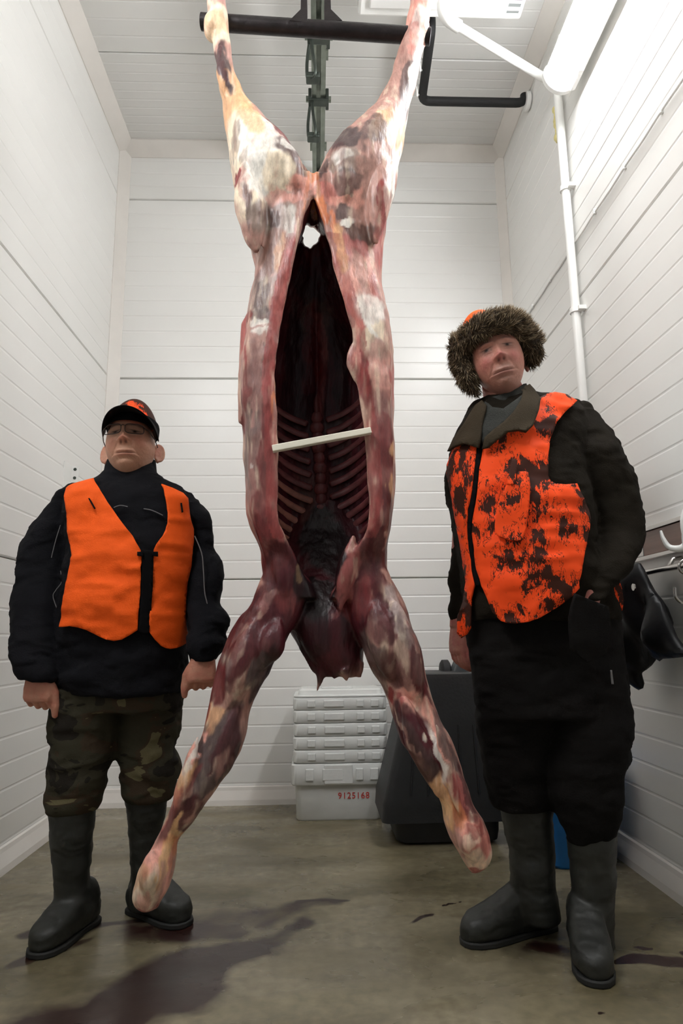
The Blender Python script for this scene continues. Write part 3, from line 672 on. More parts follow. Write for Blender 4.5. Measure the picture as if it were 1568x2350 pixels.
nk = [(1150, 690, 800), (1200, 670, 830), (1280, 650, 850), (1340, 640, 860), (1400, 646, 850), (1440, 664, 838), (1480, 686, 834), (1510, 706, 836), (1535, 724, 834), (1552, 742, 828)]
parts.append(limb(nk, lambda y: YC+0.27-0.225*sst(1150, 1440, y), lambda y: 0.42+0.48*sst(1300, 1520, y), p=2.2))
# shreds at the neck cut, loose flaps on the flank, hock joints and muscle bellies
def spike(p0, p1, r0, Y): return tube([at(*p0, Y), at((p0[0]+p1[0])/2+2, (p0[1]+p1[1])/2, Y), at(*p1, Y)], [r0, r0*0.6, 0.004], 10)
parts += [spike((737, 1530), (727, 1590), 0.018, YC+0.02), spike((765, 1535), (768, 1562), 0.02, YC), spike((790, 1535), (795, 1564), 0.022, YC-0.01), spike((822, 1520), (826, 1556), 0.02, YC+0.01), spike((700, 1480), (722, 1545), 0.02, YC+0.03)]
parts.append(limb([(724, 566, 586), (745, 553, 586), (800, 549, 580), (880, 546, 578), (940, 546, 572), (972, 546, 560)], lambda y: YC-0.02, lambda y: 0.7, n=24, seg=16))
parts.append(limb([(410, 540, 552), (440, 541, 554), (468, 545, 553)], lambda y: YC-0.04, lambda y: 0.9, n=10, seg=12))
parts.append(limb([(790, 806, 832), (815, 795, 838), (840, 794, 836), (875, 812, 832)], lambda y: YLIP+0.012, lambda y: 0.6, n=14, seg=16))
parts += [ball(at(488, 62, YC), (0.032, 0.045, 0.05)), ball(at(966, 70, YC), (0.034, 0.045, 0.055))]
def belly(p0, p1, r, Y, fl_=1.0): 
    a, c_ = at(*p0, Y), at(*p1, Y); return tube([a+(c_-a)*t for t in np.linspace(0, 1, 9)], [max(0.004, r*math.sin(math.pi*(0.06+0.88*t))) for t in np.linspace(0, 1, 9)], 14)
parts += [belly((505, 100), (520, 225), 0.022, YC-0.025), belly((560, 380), (590, 580), 0.05, YC-0.10), belly((640, 320), (690, 450), 0.045, YC-0.085), belly((800, 350), (790, 470), 0.05, YC-0.085), belly((880, 330), (862, 560), 0.04, YC-0.09),
          belly((590, 1420), (520, 1640), 0.048, YC-0.075), belly((640, 1420), (600, 1540), 0.04, YC-0.08), belly((545, 1620), (440, 1870), 0.034, YC-0.085), belly((455, 1690), (395, 1900), 0.018, YC-0.115),
          belly((905, 1380), (960, 1620), 0.045, YC-0.08), belly((860, 1380), (900, 1560), 0.045, YC-0.08), belly((925, 1600), (1010, 1830), 0.034, YC-0.10), belly((1000, 1660), (1060, 1880), 0.02, YC-0.13),
          belly((350, 1950), (340, 2060), 0.028, YC-0.12), belly((1060, 1880), (1095, 1980), 0.03, YC-0.125),
          belly((812, 1230), (780, 1400), 0.03, YLIP+0.055), belly((640, 1230), (660, 1400), 0.034, YLIP+0.06), belly((600, 900), (612, 1180), 0.03, YLIP+0.045), belly((870, 900), (872, 1180), 0.03, YLIP+0.045)]
parts += [tube([at(716, 447, YC+0.03), at(716, 470, YC+0.045), at(716, 500, YC+0.06)], [0.03, 0.034, 0.028], 16, True)]
# the opening left in the pelvis, seen right through
hp, hq = at(700, 522, YC-0.02), None
dirv = ray(713, 543); dirv = dirv/np.linalg.norm(dirv)
cen = at(713, 543, YC+0.10)
u_ = np.array([1.0, 0, 0]); w_ = np.cross(u_, dirv)
rr = [0.032*(1+0.10*math.sin(3*a+1)+0.07*math.sin(7*a)+0.05*math.sin(11*a)) for a in np.linspace(0, 2*math.pi, 36, endpoint=False)]
cut = loft([[cen+dirv*t+rr[k]*s_2*(math.cos(2*math.pi*k/36)*u_*0.98+math.sin(2*math.pi*k/36)*w_*1.12) for k in range(36)] for t, s_2 in ((-0.12, 1.0), (0.0, 1.0), (0.32, 1.25))])
cme = fuse(parts, 0.0045, 4, 0.5, cut=cut)
co = co_of(cme); no = no_of(cme)
ridge = fbm(co*np.array([1, 1, 0.22]), 30, 3, 5.0); lump = fbm(co, 14, 2, 40.0)
co = co+no*(0.0028*ridge+0.0035*lump)[:, None]
set_co(cme, co)
no = no_of(cme)
# --- colouring: fat, silverskin, muscle, blood-dark membranes
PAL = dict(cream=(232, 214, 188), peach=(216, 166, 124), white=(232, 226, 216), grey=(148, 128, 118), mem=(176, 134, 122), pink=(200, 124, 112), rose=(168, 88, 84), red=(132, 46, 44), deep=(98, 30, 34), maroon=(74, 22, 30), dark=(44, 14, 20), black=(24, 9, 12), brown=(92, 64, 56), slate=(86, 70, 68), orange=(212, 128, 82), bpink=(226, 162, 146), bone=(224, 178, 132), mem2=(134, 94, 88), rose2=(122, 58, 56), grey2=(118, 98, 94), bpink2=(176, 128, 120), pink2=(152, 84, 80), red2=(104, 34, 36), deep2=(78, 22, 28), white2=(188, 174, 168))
CHEST = dict(mem='mem2', rose='rose2', grey='grey2', bpink='bpink2', pink='pink2', red='red2', deep='deep2', white='white2')  # darker tone of each tissue, used for patches across the chest
PALL = {k: np.array(lin(v)) for k, v in PAL.items()}
wp = co.copy()
warp = np.stack([fbm(co*np.array([1, 1, 0.45]), 16, 4, 2.0), np.zeros(len(co)), fbm(co, 12, 3, 8.0)], 1)*np.array([0.018, 0, 0.028])
wp = wp+warp+np.stack([fbm(co*np.array([1, 1, 0.35]), 70, 2, 12.0), np.zeros(len(co)), fbm(co*np.array([1, 1, 0.5]), 60, 2, 18.0)], 1)*np.array([0.006, 0, 0.012])
col = np.tile(PALL['mem'], (len(co), 1))
inner = np.zeros(len(co), bool)
zz = np.linspace(zb0, zt0, 160); D = np.array([torso_dims(z) for z in zz])
def di(k): return np.interp(co[:, 2], zz, D[:, k])
ci_ = 0.5*(di(2)+di(3))*0.5+di(4)*0.5
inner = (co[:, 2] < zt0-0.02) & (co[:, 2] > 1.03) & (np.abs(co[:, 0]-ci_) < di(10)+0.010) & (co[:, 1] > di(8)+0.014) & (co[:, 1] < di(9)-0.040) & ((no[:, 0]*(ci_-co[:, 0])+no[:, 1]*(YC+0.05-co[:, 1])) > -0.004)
def paint(patches, mask):
    idx = np.where(mask)[0]; W = wp[idx]
    for (x, y, rx, ry, ang, key, a) in patches:
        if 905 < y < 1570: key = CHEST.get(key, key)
        c_ = at(x, y, YC-0.05); sc = np.linalg.norm(at(x+100, y, YC-0.05)-c_)/100
        d = (W[:, (0, 2)]-c_[[0, 2]])/sc; t = math.radians(ang)
        u = d[:, 0]*math.cos(t)-d[:, 1]*math.sin(t); v = d[:, 0]*math.sin(t)+d[:, 1]*math.cos(t)
        r = np.sqrt((u/rx)**2+(v/ry)**2)
        k = np.clip((1.16-r)/0.32, 0, 1); k = (k*k*(3-2*k)*a)[:, None]
        col[idx] = col[idx]*(1-k)+PALL[key]*k
# ang: clockwise lean of the patch's long axis as seen in the photo is positive
outer = ~inner
paint([
 # hind legs
 (500, 30, 40, 60, 0, 'cream', 1), (960, 40, 50, 70, 0, 'bpink', 1), (530, 250, 60, 150, -10, 'peach', 1), (920, 200, 60, 170, 12, 'mem', 1), (560, 400, 60, 160, -8, 'cream', 1), (600, 380, 50, 130, -15, 'white', .8), (575, 290, 26, 70, -20, 'bone', .8),
 (496, 25, 26, 35, 0, 'bone', .6), (512, 140, 15, 75, -8, 'slate', 1), (508, 130, 9, 60, -8, 'maroon', .5), (540, 190, 10, 60, -20, 'peach', .8), (648, 320, 18, 55, -35, 'deep', .9), (672, 380, 34, 50, -30, 'slate', .9), (660, 365, 14, 22, -30, 'white', .6), (690, 420, 26, 26, -20, 'brown', .7), (700, 400, 14, 20, -20, 'mem', .6),
 (560, 400, 8, 40, 0, 'grey', .6), (566, 470, 12, 70, -10, 'mem', .9), (578, 520, 9, 60, -12, 'slate', .7), (547, 440, 6, 24, 0, 'red', 1), (541, 330, 9, 40, -5, 'brown', .5), (590, 440, 24, 60, -5, 'white', .9), (640, 430, 34, 46, 0, 'cream', .9),
 (960, 45, 16, 50, 10, 'white', .8), (950, 80, 10, 40, 10, 'pink', .6), (935, 190, 12, 70, 14, 'slate', .9), (946, 200, 8, 90, 10, 'white', .9), (925, 310, 10, 90, 8, 'white', .9), (900, 390, 12, 90, 5, 'white', 1), (890, 300, 36, 60, 20, 'peach', .9), (790, 350, 44, 34, 35, 'slate', 1), (770, 372, 22, 20, 30, 'maroon', .5), (850, 335, 26, 50, 20, 'slate', .8), (800, 410, 46, 34, 10, 'grey', 1), (790, 400, 24, 18, 10, 'white', .5), (740, 415, 14, 34, 10, 'slate', .9), (850, 430, 34, 60, 10, 'mem', .9), (800, 450, 40, 22, 0, 'slate', .6), (875, 520, 8, 90, 3, 'red', .9), (868, 560, 18, 50, 3, 'rose', .6),
 (910, 445, 6, 30, 5, 'brown', .7), (905, 330, 8, 30, 5, 'bone', .6), (755, 470, 24, 18, 0, 'pink', .8), (790, 480, 40, 16, -5, 'bpink', .8), (700, 460, 40, 14, 10, 'bpink', .9), (650, 480, 44, 16, 10, 'bpink', .6), (718, 440, 16, 24, 0, 'orange', .9), (700, 480, 8, 40, 12, 'orange', .5), (742, 500, 8, 50, -12, 'orange', .9),
 # groin and flank
 (630, 530, 44, 50, 10, 'grey', .95), (625, 520, 24, 28, 0, 'brown', .7), (655, 540, 14, 44, 12, 'white', .6), (630, 600, 40, 60, 10, 'mem', .7), (610, 620, 14, 60, 12, 'slate', .6), (640, 600, 12, 50, 15, 'peach', .5), (655, 645, 16, 34, 10, 'pink', .6), (668, 600, 8, 60, 8, 'rose', .8), (655, 690, 8, 50, 8, 'red', .7),
 (790, 515, 24, 26, 0, 'slate', .9), (820, 545, 34, 28, 0, 'brown', .95), (800, 535, 8, 26, 40, 'white', .9), (835, 505, 34, 26, 0, 'mem', .6), (770, 560, 7, 60, -10, 'orange', .9), (785, 590, 14, 50, -12, 'peach', .8), (835, 590, 40, 30, 0, 'rose', .7), (840, 660, 36, 60, -10, 'bpink', .8), (835, 640, 14, 60, -15, 'mem', .7), (868, 640, 10, 60, 0, 'rose', .6), (800, 680, 10, 70, -14, 'bpink', .9), (810, 730, 8, 60, -12, 'pink', .8), (850, 720, 36, 46, -10, 'white', .75), (860, 790, 34, 40, -10, 'cream', .85), (850, 770, 10, 50, -30, 'white', .8), (890, 760, 10, 50, 0, 'mem', .8),
 (600, 690, 30, 50, 8, 'grey', .7), (605, 690, 14, 30, 8, 'slate', .7), (640, 700, 16, 60, 8, 'pink', .6), (610, 740, 24, 26, 0, 'slate', .8), (600, 760, 18, 12, 0, 'white', .7), (610, 790, 24, 14, 0, 'white', .7), (600, 815, 30, 20, 0, 'mem', .9), (575, 735, 16, 14, 0, 'red', .9), (565, 790, 8, 60, 0, 'rose', .9), (625, 780, 8, 60, 4, 'rose', .7), (610, 830, 26, 12, 10, 'brown', .7), (590, 840, 16, 40, 0, 'mem', .8),
 # sides of the chest
 (590, 930, 34, 110, 0, 'mem', .9), (565, 930, 8, 110, 0, 'rose', .8), (551, 930, 6, 40, 0, 'red', .9), (620, 930, 14, 80, 0, 'brown', .6), (618, 900, 15, 60, 0, 'rose', .8), (633, 920, 4, 70, 0, 'orange', .8), (618, 990, 15, 50, 0, 'red', .8), (580, 1060, 24, 110, 0, 'grey', .75), (595, 1100, 16, 90, 0, 'mem', .6), (620, 1080, 16, 90, 0, 'red', .85), (635, 1130, 5, 80, 0, 'pink', .6), (590, 1130, 10, 60, -4, 'bpink', .55), (590, 1080, 5, 8, 0, 'white', .8), (586, 960, 5, 40, 0, 'bpink', .6), (571, 1150, 8, 60, -6, 'bpink', .5), (605, 1190, 24, 50, -10, 'rose', .8), (620, 1230, 36, 50, -10, 'red', .9), (640, 1220, 9, 50, -10, 'pink', .8), (655, 1250, 12, 26, -25, 'pink', .7),
 (870, 850, 34, 60, 0, 'mem', .9), (870, 880, 22, 60, 0, 'bpink', .45), (835, 890, 15, 70, -3, 'deep', .85), (832, 850, 12, 30, 0, 'red', .8), (814, 835, 12, 18, 0, 'bpink', .9), (818, 800, 6, 40, -8, 'bpink', .9), (898, 870, 8, 80, 0, 'rose', .8), (880, 960, 26, 50, 0, 'mem', .8), (850, 960, 10, 80, -4, 'rose', .8), (880, 1020, 26, 60, 0, 'rose', .9), (900, 1050, 8, 80, 0, 'red', .7), (865, 1050, 14, 90, 0, 'mem', .5), (880, 1090, 14, 90, 0, 'red', .75), (900, 1040, 6, 26, 0, 'peach', .8), (897, 1130, 6, 40, 0, 'bone', .6), (858, 1130, 8, 60, -4, 'bpink', .9), (862, 1190, 10, 40, 0, 'pink', .8), (880, 1180, 24, 60, 0, 'deep', .8), (870, 1260, 24, 40, 0, 'deep', .9),
 # shoulders and neck
 (745, 1400, 110, 150, 0, 'maroon', 1), (730, 1480, 90, 110, 0, 'dark', .85), (735, 1320, 70, 110, 0, 'black', .9), (770, 1520, 60, 40, 0, 'maroon', .7), (640, 1300, 50, 60, 0, 'deep', .95), (660, 1330, 30, 50, 0, 'maroon', .9), (678, 1305, 6, 12, 0, 'bone', .9), (700, 1350, 40, 80, 0, 'black', .8), (630, 1400, 60, 60, 30, 'deep', .9), (650, 1390, 16, 50, 10, 'rose', .6), (830, 1300, 40, 60, 0, 'deep', .9), (815, 1240, 20, 40, 20, 'pink', .8), (800, 1320, 22, 60, 22, 'pink', .85), (845, 1350, 22, 40, 10, 'rose', .8), (820, 1380, 24, 40, 30, 'red', .8), (870, 1330, 20, 60, -5, 'deep', .9), (788, 1390, 8, 40, 30, 'pink', .7), (770, 1440, 20, 60, 0, 'maroon', .6),
 (600, 1450, 80, 70, 40, 'maroon', .9), (560, 1490, 50, 60, 30, 'deep', .85), (590, 1420, 12, 60, 30, 'rose', .5), (610, 1400, 8, 60, 35, 'bpink', .35), (550, 1480, 16, 40, 35, 'mem', .5), (520, 1510, 22, 30, 30, 'grey', .7), (500, 1560, 22, 60, 20, 'red', .9), (560, 1540, 40, 40, 30, 'deep', .6), (600, 1550, 18, 50, 25, 'slate', .9), (620, 1530, 10, 60, 20, 'black', .6), (550, 1590, 12, 50, 25, 'mem', .7), (500, 1640, 24, 34, 30, 'peach', .8), (530, 1640, 20, 40, 30, 'slate', .7), (480, 1640, 10, 30, 10, 'red', .9),
 (500, 1720, 44, 90, 25, 'slate', 1), (520, 1700, 20, 80, 25, 'maroon', .7), (490, 1770, 14, 80, 27, 'mem', .45), (460, 1690, 10, 50, 22, 'bpink', .9), (448, 1720, 5, 70, 22, 'white', .8), (420, 1800, 14, 70, 24, 'peach', .9), (435, 1800, 8, 70, 24, 'red', .45), (470, 1800, 16, 60, 28, 'slate', .9), (440, 1860, 24, 50, 28, 'maroon', .8), (405, 1840, 10, 60, 26, 'rose', .6), (390, 1900, 12, 60, 26, 'deep', .7), (415, 1900, 12, 50, 26, 'bone', .9), (400, 1940, 20, 34, 26, 'orange', .6),
 (350, 2010, 46, 90, 18, 'bpink', 1), (345, 2020, 30, 60, 18, 'cream', .85), (385, 1960, 14, 50, 22, 'bone', .9), (375, 2010, 14, 50, 16, 'mem', .7), (335, 2050, 14, 30, 10, 'pink', .55), (330, 1990, 10, 40, 24, 'peach', .6), (345, 2082, 40, 12, -20, 'rose', .9),
 (920, 1420, 34, 90, -18, 'mem', .95), (915, 1400, 20, 60, -18, 'white', .6), (935, 1450, 14, 60, -18, 'grey', .8), (880, 1420, 26, 60, -15, 'maroon', .9), (870, 1460, 18, 60, -18, 'mem', .45), (860, 1500, 20, 60, -20, 'slate', .8), (920, 1520, 34, 40, -20, 'mem', .8), (900, 1530, 20, 40, -25, 'deep', .6), (960, 1540, 10, 60, -14, 'maroon', .8), (940, 1590, 24, 34, -20, 'bpink', .9), (915, 1600, 14, 20, 0, 'rose', .9), (905, 1590, 8, 16, 0, 'red', .9), (975, 1600, 12, 50, -16, 'deep', .8), (870, 1550, 12, 50, -25, 'brown', .8),
 (945, 1690, 40, 80, -27, 'maroon', 1), (950, 1690, 16, 70, -27, 'slate', .6), (935, 1680, 7, 60, -27, 'mem', .5), (990, 1660, 12, 60, -22, 'bpink', .9), (1000, 1730, 8, 70, -22, 'white', .7), (1020, 1700, 12, 60, -25, 'slate', .8), (970, 1760, 14, 60, -30, 'brown', .8), (1010, 1800, 16, 50, -20, 'peach', .95), (1040, 1800, 18, 60, -22, 'rose', .9), (1030, 1790, 8, 50, -22, 'red', .6), (1060, 1790, 8, 60, -20, 'maroon', .8), (1015, 1850, 18, 34, -15, 'bone', .95), (1050, 1850, 16, 40, -25, 'orange', .7), (1068, 1850, 8, 40, -20, 'deep', .7),
 (1080, 1940, 50, 80, -20, 'bpink', 1), (1075, 1900, 24, 40, -20, 'pink', .9), (1065, 1890, 14, 24, 0, 'cream', .5), (1085, 1960, 24, 40, -20, 'cream', .7), (1110, 1910, 9, 50, -20, 'red', .7), (1115, 1960, 9, 26, 0, 'rose', .9), (1045, 1910, 12, 40, -20, 'grey', .5), (1095, 1998, 30, 10, 10, 'rose', .8), (1070, 1870, 20, 8, 20, 'red', .6),
], outer)
# cut edges of the opening
lipm = outer & (no[:, 1] < -0.55) & (co[:, 2] < 2.10) & (co[:, 2] > 1.15) & ((np.abs(co[:, 0]-(di(2)-0.018)) < 0.021) | (np.abs(co[:, 0]-(di(3)+0.018)) < 0.021)) & (co[:, 1] < di(8)+0.02)
k = np.clip(0.55+0.35*fbm(co, 20, 2, 4.0), 0, 0.9)[:, None]*lipm[:, None]
col = col*(1-k)+(PALL['red']*0.65+PALL['rose']*0.35)*k
# inside of the body
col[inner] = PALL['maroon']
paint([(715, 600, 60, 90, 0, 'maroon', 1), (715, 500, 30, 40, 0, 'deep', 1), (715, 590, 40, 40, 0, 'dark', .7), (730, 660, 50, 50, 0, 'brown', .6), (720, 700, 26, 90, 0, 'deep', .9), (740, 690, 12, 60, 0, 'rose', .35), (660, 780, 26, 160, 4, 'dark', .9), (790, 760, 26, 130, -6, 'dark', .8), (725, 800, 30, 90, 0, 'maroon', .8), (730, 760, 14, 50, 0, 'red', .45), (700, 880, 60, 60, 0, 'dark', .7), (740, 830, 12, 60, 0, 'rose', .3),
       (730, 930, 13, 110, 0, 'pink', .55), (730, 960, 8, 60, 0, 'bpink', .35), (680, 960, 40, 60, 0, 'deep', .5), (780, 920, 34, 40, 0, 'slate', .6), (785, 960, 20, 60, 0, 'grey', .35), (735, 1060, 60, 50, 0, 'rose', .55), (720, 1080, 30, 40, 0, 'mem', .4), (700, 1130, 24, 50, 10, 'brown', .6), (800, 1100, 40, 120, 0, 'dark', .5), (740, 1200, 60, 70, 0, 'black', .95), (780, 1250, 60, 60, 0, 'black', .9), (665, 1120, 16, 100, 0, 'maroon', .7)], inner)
# fine streaks of fat and blood along the fibres
st = fbm(co*np.array([1, 1, 0.14]), 70, 3, 21.0); st2 = fbm(co*np.array([1, 1, 0.3]), 34, 3, 60.0)
lum = np.clip(col.mean(1)*6-0.25, 0.0, 1); k = (np.clip((st-0.35)*1.6, 0, 0.6)*lum)[:, None]; col = col*(1-k)+(col*0.35+PALL['cream']*0.65)*k*np.where(inner, 0.25, 1)[:, None]+col*k*(1-np.where(inner, 0.25, 1)[:, None])
k = np.clip((st2-0.35)*1.1, 0, 0.5)[:, None]; col = col*(1-k)+(col*np.array([0.5, 0.30, 0.30]))*k
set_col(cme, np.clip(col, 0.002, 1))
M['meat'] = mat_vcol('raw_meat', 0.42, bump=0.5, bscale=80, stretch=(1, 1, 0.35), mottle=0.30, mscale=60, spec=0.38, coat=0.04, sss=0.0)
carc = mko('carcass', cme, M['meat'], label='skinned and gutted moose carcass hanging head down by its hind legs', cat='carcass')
# ribs lying on the inside of the chest
M['rib'] = mat_plain('rib_membrane', (128, 70, 70), 0.4, var=0.3, nscale=30, bump=0.2, bscale=80)
M['rib_pale'] = mat_plain('rib_pale', (172, 116, 100), 0.4, var=0.25, nscale=30, bump=0.2, bscale=80)
def rib(z, side, drop, f1=1.0, r=0.0065):
    pts = []
    for t in np.linspace(0.0, f1, 16):
        zz_ = z-drop*(t**1.3)
        L, R_, a, b_, cx, w, th, low, yf, yb, cw = torso_dims(zz_)
        ci = (a+b_)/2*0.5+cx*0.5; yi = yb-0.06
        ang = math.radians(6+t*80)    # from the lip round to the spine
        x = ci+side*(cw-0.001)*math.cos(ang)**0.62; y = YC+0.02+(yi-0.010-YC-0.02)*math.sin(ang)**0.9
        pts.append((x, y, zz_))
    return tube(pts, list(r*np.linspace(0.9, 1.25, 16)), 10, True, flat=1.6, flatdir=(0, 0, 1))
for k in range(13):
    z = 1.700-k*0.0455
    for s in (-1, 1):
        v, f = rib(z+(0.014 if s > 0 else 0), s, 0.10, 1.0 if k < 8 else 0.86, 0.0068 if k < 10 else 0.0058)
        MB().add(v, f).build('rib', M['rib_pale'] if (s < 0 and k > 5) else M['rib'], carc)
# vertebrae along the back of the cavity
for k in range(17):
    z = 1.62-k*0.036
    if z < 1.12: break
    L, R_, a, b_, cx, w, th, low, yf, yb, cw = torso_dims(z); ci = (a+b_)/2*0.5+cx*0.5
    v, f = ball((ci, yb-0.068, z), (0.021+0.004*(k % 2), 0.018, 0.024)); MB().add(v, f).build('vertebra', M['rib'], carc)
# white stick holding the chest open
ya = YLIP-0.018
e0, e1 = at(625, 1029, ya), at(852, 987, ya); d = (e1-e0); n_ = np.array([-d[2], 0, d[0]]); n_ /= np.linalg.norm(n_); hh = 0.0095
pr = [e0+n_*hh, e1+n_*hh*0.95, e1-n_*hh*0.95, e0-n_*hh]
MB().prism([(q[0], q[2]) for q in pr], 'y', ya-0.004, ya+0.018).build('spreader_stick', mat_plain('white_stick', (238, 232, 214), 0.45, var=0.05), smooth=False, bevel=0.002, label='white wooden stick propping the chest of the carcass open', cat='stick')
# ------------------------------------------------------------------ people
M['skin_a'] = mat_vcol('skin_a', 0.55, bump=0.35, bscale=110, mottle=0.07, mscale=60, sss=0.08)
M['jacket_black'] = mat_plain('black_fleece', (17, 17, 21), 0.9, var=0.25, nscale=20, bump=0.25, bscale=220, spec=0.15)
M['jacket_olive'] = mat_plain('dark_olive_cloth', (32, 28, 22), 0.9, var=0.22, nscale=12, bump=0.25, bscale=240, spec=0.08)
M['collar_olive'] = mat_plain('olive_collar', (58, 50, 38), 0.9, var=0.15, nscale=14, bump=0.25, bscale=240, spec=0.15)
M['turtle'] = mat_plain('grey_knit', (60, 61, 58), 0.95, var=0.15, nscale=20, bump=0.4, bscale=300, spec=0.1)
M['trouser_black'] = mat_plain('black_trouser_cloth', (19, 17, 16), 0.9, var=0.25, nscale=10, bump=0.2, bscale=200, spec=0.12)
M['orange'] = mat_plain('orange_cloth', (252, 96, 24), 0.75, var=0.05, nscale=20, bump=0.2, bscale=260, spec=0.2)
M['rubber_a'] = mat_plain('green_black_rubber', (29, 30, 25), 0.55, var=0.2, nscale=16, bump=0.08, bscale=90)
M['rubber_b'] = mat_plain('dark_rubber', (32, 33, 29), 0.52, var=0.25, nscale=12, bump=0.08, bscale=90)
M['sole'] = mat_plain('boot_sole', (24, 24, 22), 0.7, var=0.2)
M['black_trim'] = mat_plain('black_trim', (11, 10, 12), 0.85, var=0.2, spec=0.12)
M['reflect'] = mat_plain('grey_piping', (112, 110, 110), 0.5)
M['frame'] = mat_plain('spectacle_frame', (46, 38, 34), 0.35, 0.4)
def mat_glass():
    m, nt, b = newmat('spectacle_lens'); b.inputs['Transmission Weight'].default_value = 1.0; b.inputs['IOR'].default_value = 1.05; b.inputs['Roughness'].default_value = 0.0
    nz = nt.nodes.new('ShaderNodeTexNoise'); r = nt.nodes.new('ShaderNodeMapRange'); r.inputs[3].default_value = 0.0; r.inputs[4].default_value = 0.02; nt.links.new(nz.outputs[0], r.inputs[0]); nt.links.new(r.outputs[0], b.inputs['Roughness']); return m
M['lens'] = mat_glass()
def mat_camo_trouser():
    m, nt, b = newmat('camouflage_cloth'); N = nt.nodes; L = nt.links
    tc = N.new('ShaderNodeTexCoord'); mp = N.new('ShaderNodeMapping'); mp.inputs['Scale'].default_value = (1, 1, 1.7); L.new(tc.outputs['Object'], mp.inputs[0])
    n = N.new('ShaderNodeTexNoise'); n.inputs['Scale'].default_value = 6.5; n.inputs['Detail'].default_value = 3; n.inputs['Distortion'].default_value = 0.8; L.new(mp.outputs[0], n.inputs[0])
    r = N.new('ShaderNodeValToRGB'); r.color_ramp.interpolation = 'CONSTANT'; e = r.color_ramp.elements
    e[0].position = 0.0; e[0].color = rgba((37, 33, 28)); e[1].position = 0.43; e[1].color = rgba((56, 53, 41))
    for p, c_ in ((0.55, (62, 51, 39)), (0.63, (98, 91, 66))): q = e.new(p); q.color = rgba(c_)
    L.new(n.outputs[0], r.inputs[0]); L.new(r.outputs[0], b.inputs['Base Color']); b.inputs['Roughness'].default_value = 0.9; b.inputs['Specular IOR Level'].default_value = 0.15
    n2 = N.new('ShaderNodeTexNoise'); n2.inputs['Scale'].default_value = 200; L.new(tc.outputs['Object'], n2.inputs[0]); bp = N.new('ShaderNodeBump'); bp.inputs['Strength'].default_value = 0.25; bp.inputs['Distance'].default_value = 0.004; L.new(n2.outputs[0], bp.inputs['Height']); L.new(bp.outputs[0], b.inputs['Normal'])
    return m
M['camo'] = mat_camo_trouser()
def mat_blaze(name, thr=0.52):
    m, nt, b = newmat(name); N = nt.nodes; L = nt.links
    tc = N.new('ShaderNodeTexCoord')
    def noise(s, rot, st, d, dist):
        mp = N.new('ShaderNodeMapping'); mp.inputs['Rotation'].default_value = (0, rot, 0); mp.inputs['Scale'].default_value = st; L.new(tc.outputs['Object'], mp.inputs[0])
        n = N.new('ShaderNodeTexNoise'); n.inputs['Scale'].default_value = s; n.inputs['Detail'].default_value = d; n.inputs['Distortion'].default_value = dist; n.inputs['Roughness'].default_value = 0.6; L.new(mp.outputs[0], n.inputs[0]); return n
    big = noise(11, 0.5, (1.2, 1.2, 0.9), 2, 0.3); fine = noise(44, 0.5, (2.0, 2.0, 0.55), 6, 2.2); f2 = noise(56, -0.5, (2.0, 2.0, 0.55), 6, 2.2)
    def rng_(n, a, c_):
        r = N.new('ShaderNodeMapRange'); r.inputs[1].default_value = a; r.inputs[2].default_value = c_; L.new(n.outputs[0], r.inputs[0]); return r
    rb = rng_(big, thr-0.03, thr+0.10); 
    ad = N.new('ShaderNodeMath'); ad.operation = 'MULTIPLY_ADD'; ad.inputs[1].default_value = 0.36; L.new(rb.outputs[0], ad.inputs[0]); L.new(fine.outputs[0], ad.inputs[2])
    g = N.new('ShaderNodeMath'); g.operation = 'GREATER_THAN'; g.inputs[1].default_value = 0.70; L.new(ad.outputs[0], g.inputs[0])
    a2 = N.new('ShaderNodeMath'); a2.operation = 'MULTIPLY_ADD'; a2.inputs[1].default_value = 0.34; L.new(rb.outputs[0], a2.inputs[0]); L.new(f2.outputs[0], a2.inputs[2])
    g2 = N.new('ShaderNodeMath'); g2.operation = 'GREATER_THAN'; g2.inputs[1].default_value = 0.72; L.new(a2.outputs[0], g2.inputs[0])
    f3 = noise(26, 0.35, (2.0, 2.0, 0.8), 4, 1.4)
    sb = N.new('ShaderNodeMath'); sb.operation = 'COMPARE'; sb.inputs[1].default_value = 0.5; sb.inputs[2].default_value = 0.014; L.new(f3.outputs[0], sb.inputs[0])
    r3 = rng_(big, thr-0.07, thr-0.06); tw = N.new('ShaderNodeMath'); tw.operation = 'MULTIPLY'; L.new(sb.outputs[0], tw.inputs[0]); L.new(r3.outputs[0], tw.inputs[1])
    m0 = N.new('ShaderNodeMath'); m0.operation = 'MAXIMUM'; L.new(g.outputs[0], m0.inputs[0]); L.new(g2.outputs[0], m0.inputs[1])
    mxm = N.new('ShaderNodeMath'); mxm.operation = 'MAXIMUM'; L.new(m0.outputs[0], mxm.inputs[0]); L.new(tw.outputs[0], mxm.inputs[1])
    mx = N.new('ShaderNodeMix'); mx.data_type = 'RGBA'; L.new(mxm.outputs[0], mx.inputs[0]); mx.inputs[6].default_value = rgba((255, 82, 28)); mx.inputs[7].default_value = rgba((62, 30, 20))
    L.new(mx.outputs[2], b.inputs['Base Color']); b.inputs['Roughness'].default_value = 0.7; b.inputs['Specular IOR Level'].default_value = 0.2
    return m
M['blaze'] = mat_blaze('blaze_camouflage'); M['blaze_cap'] = mat_blaze('blaze_cap', 0.40)

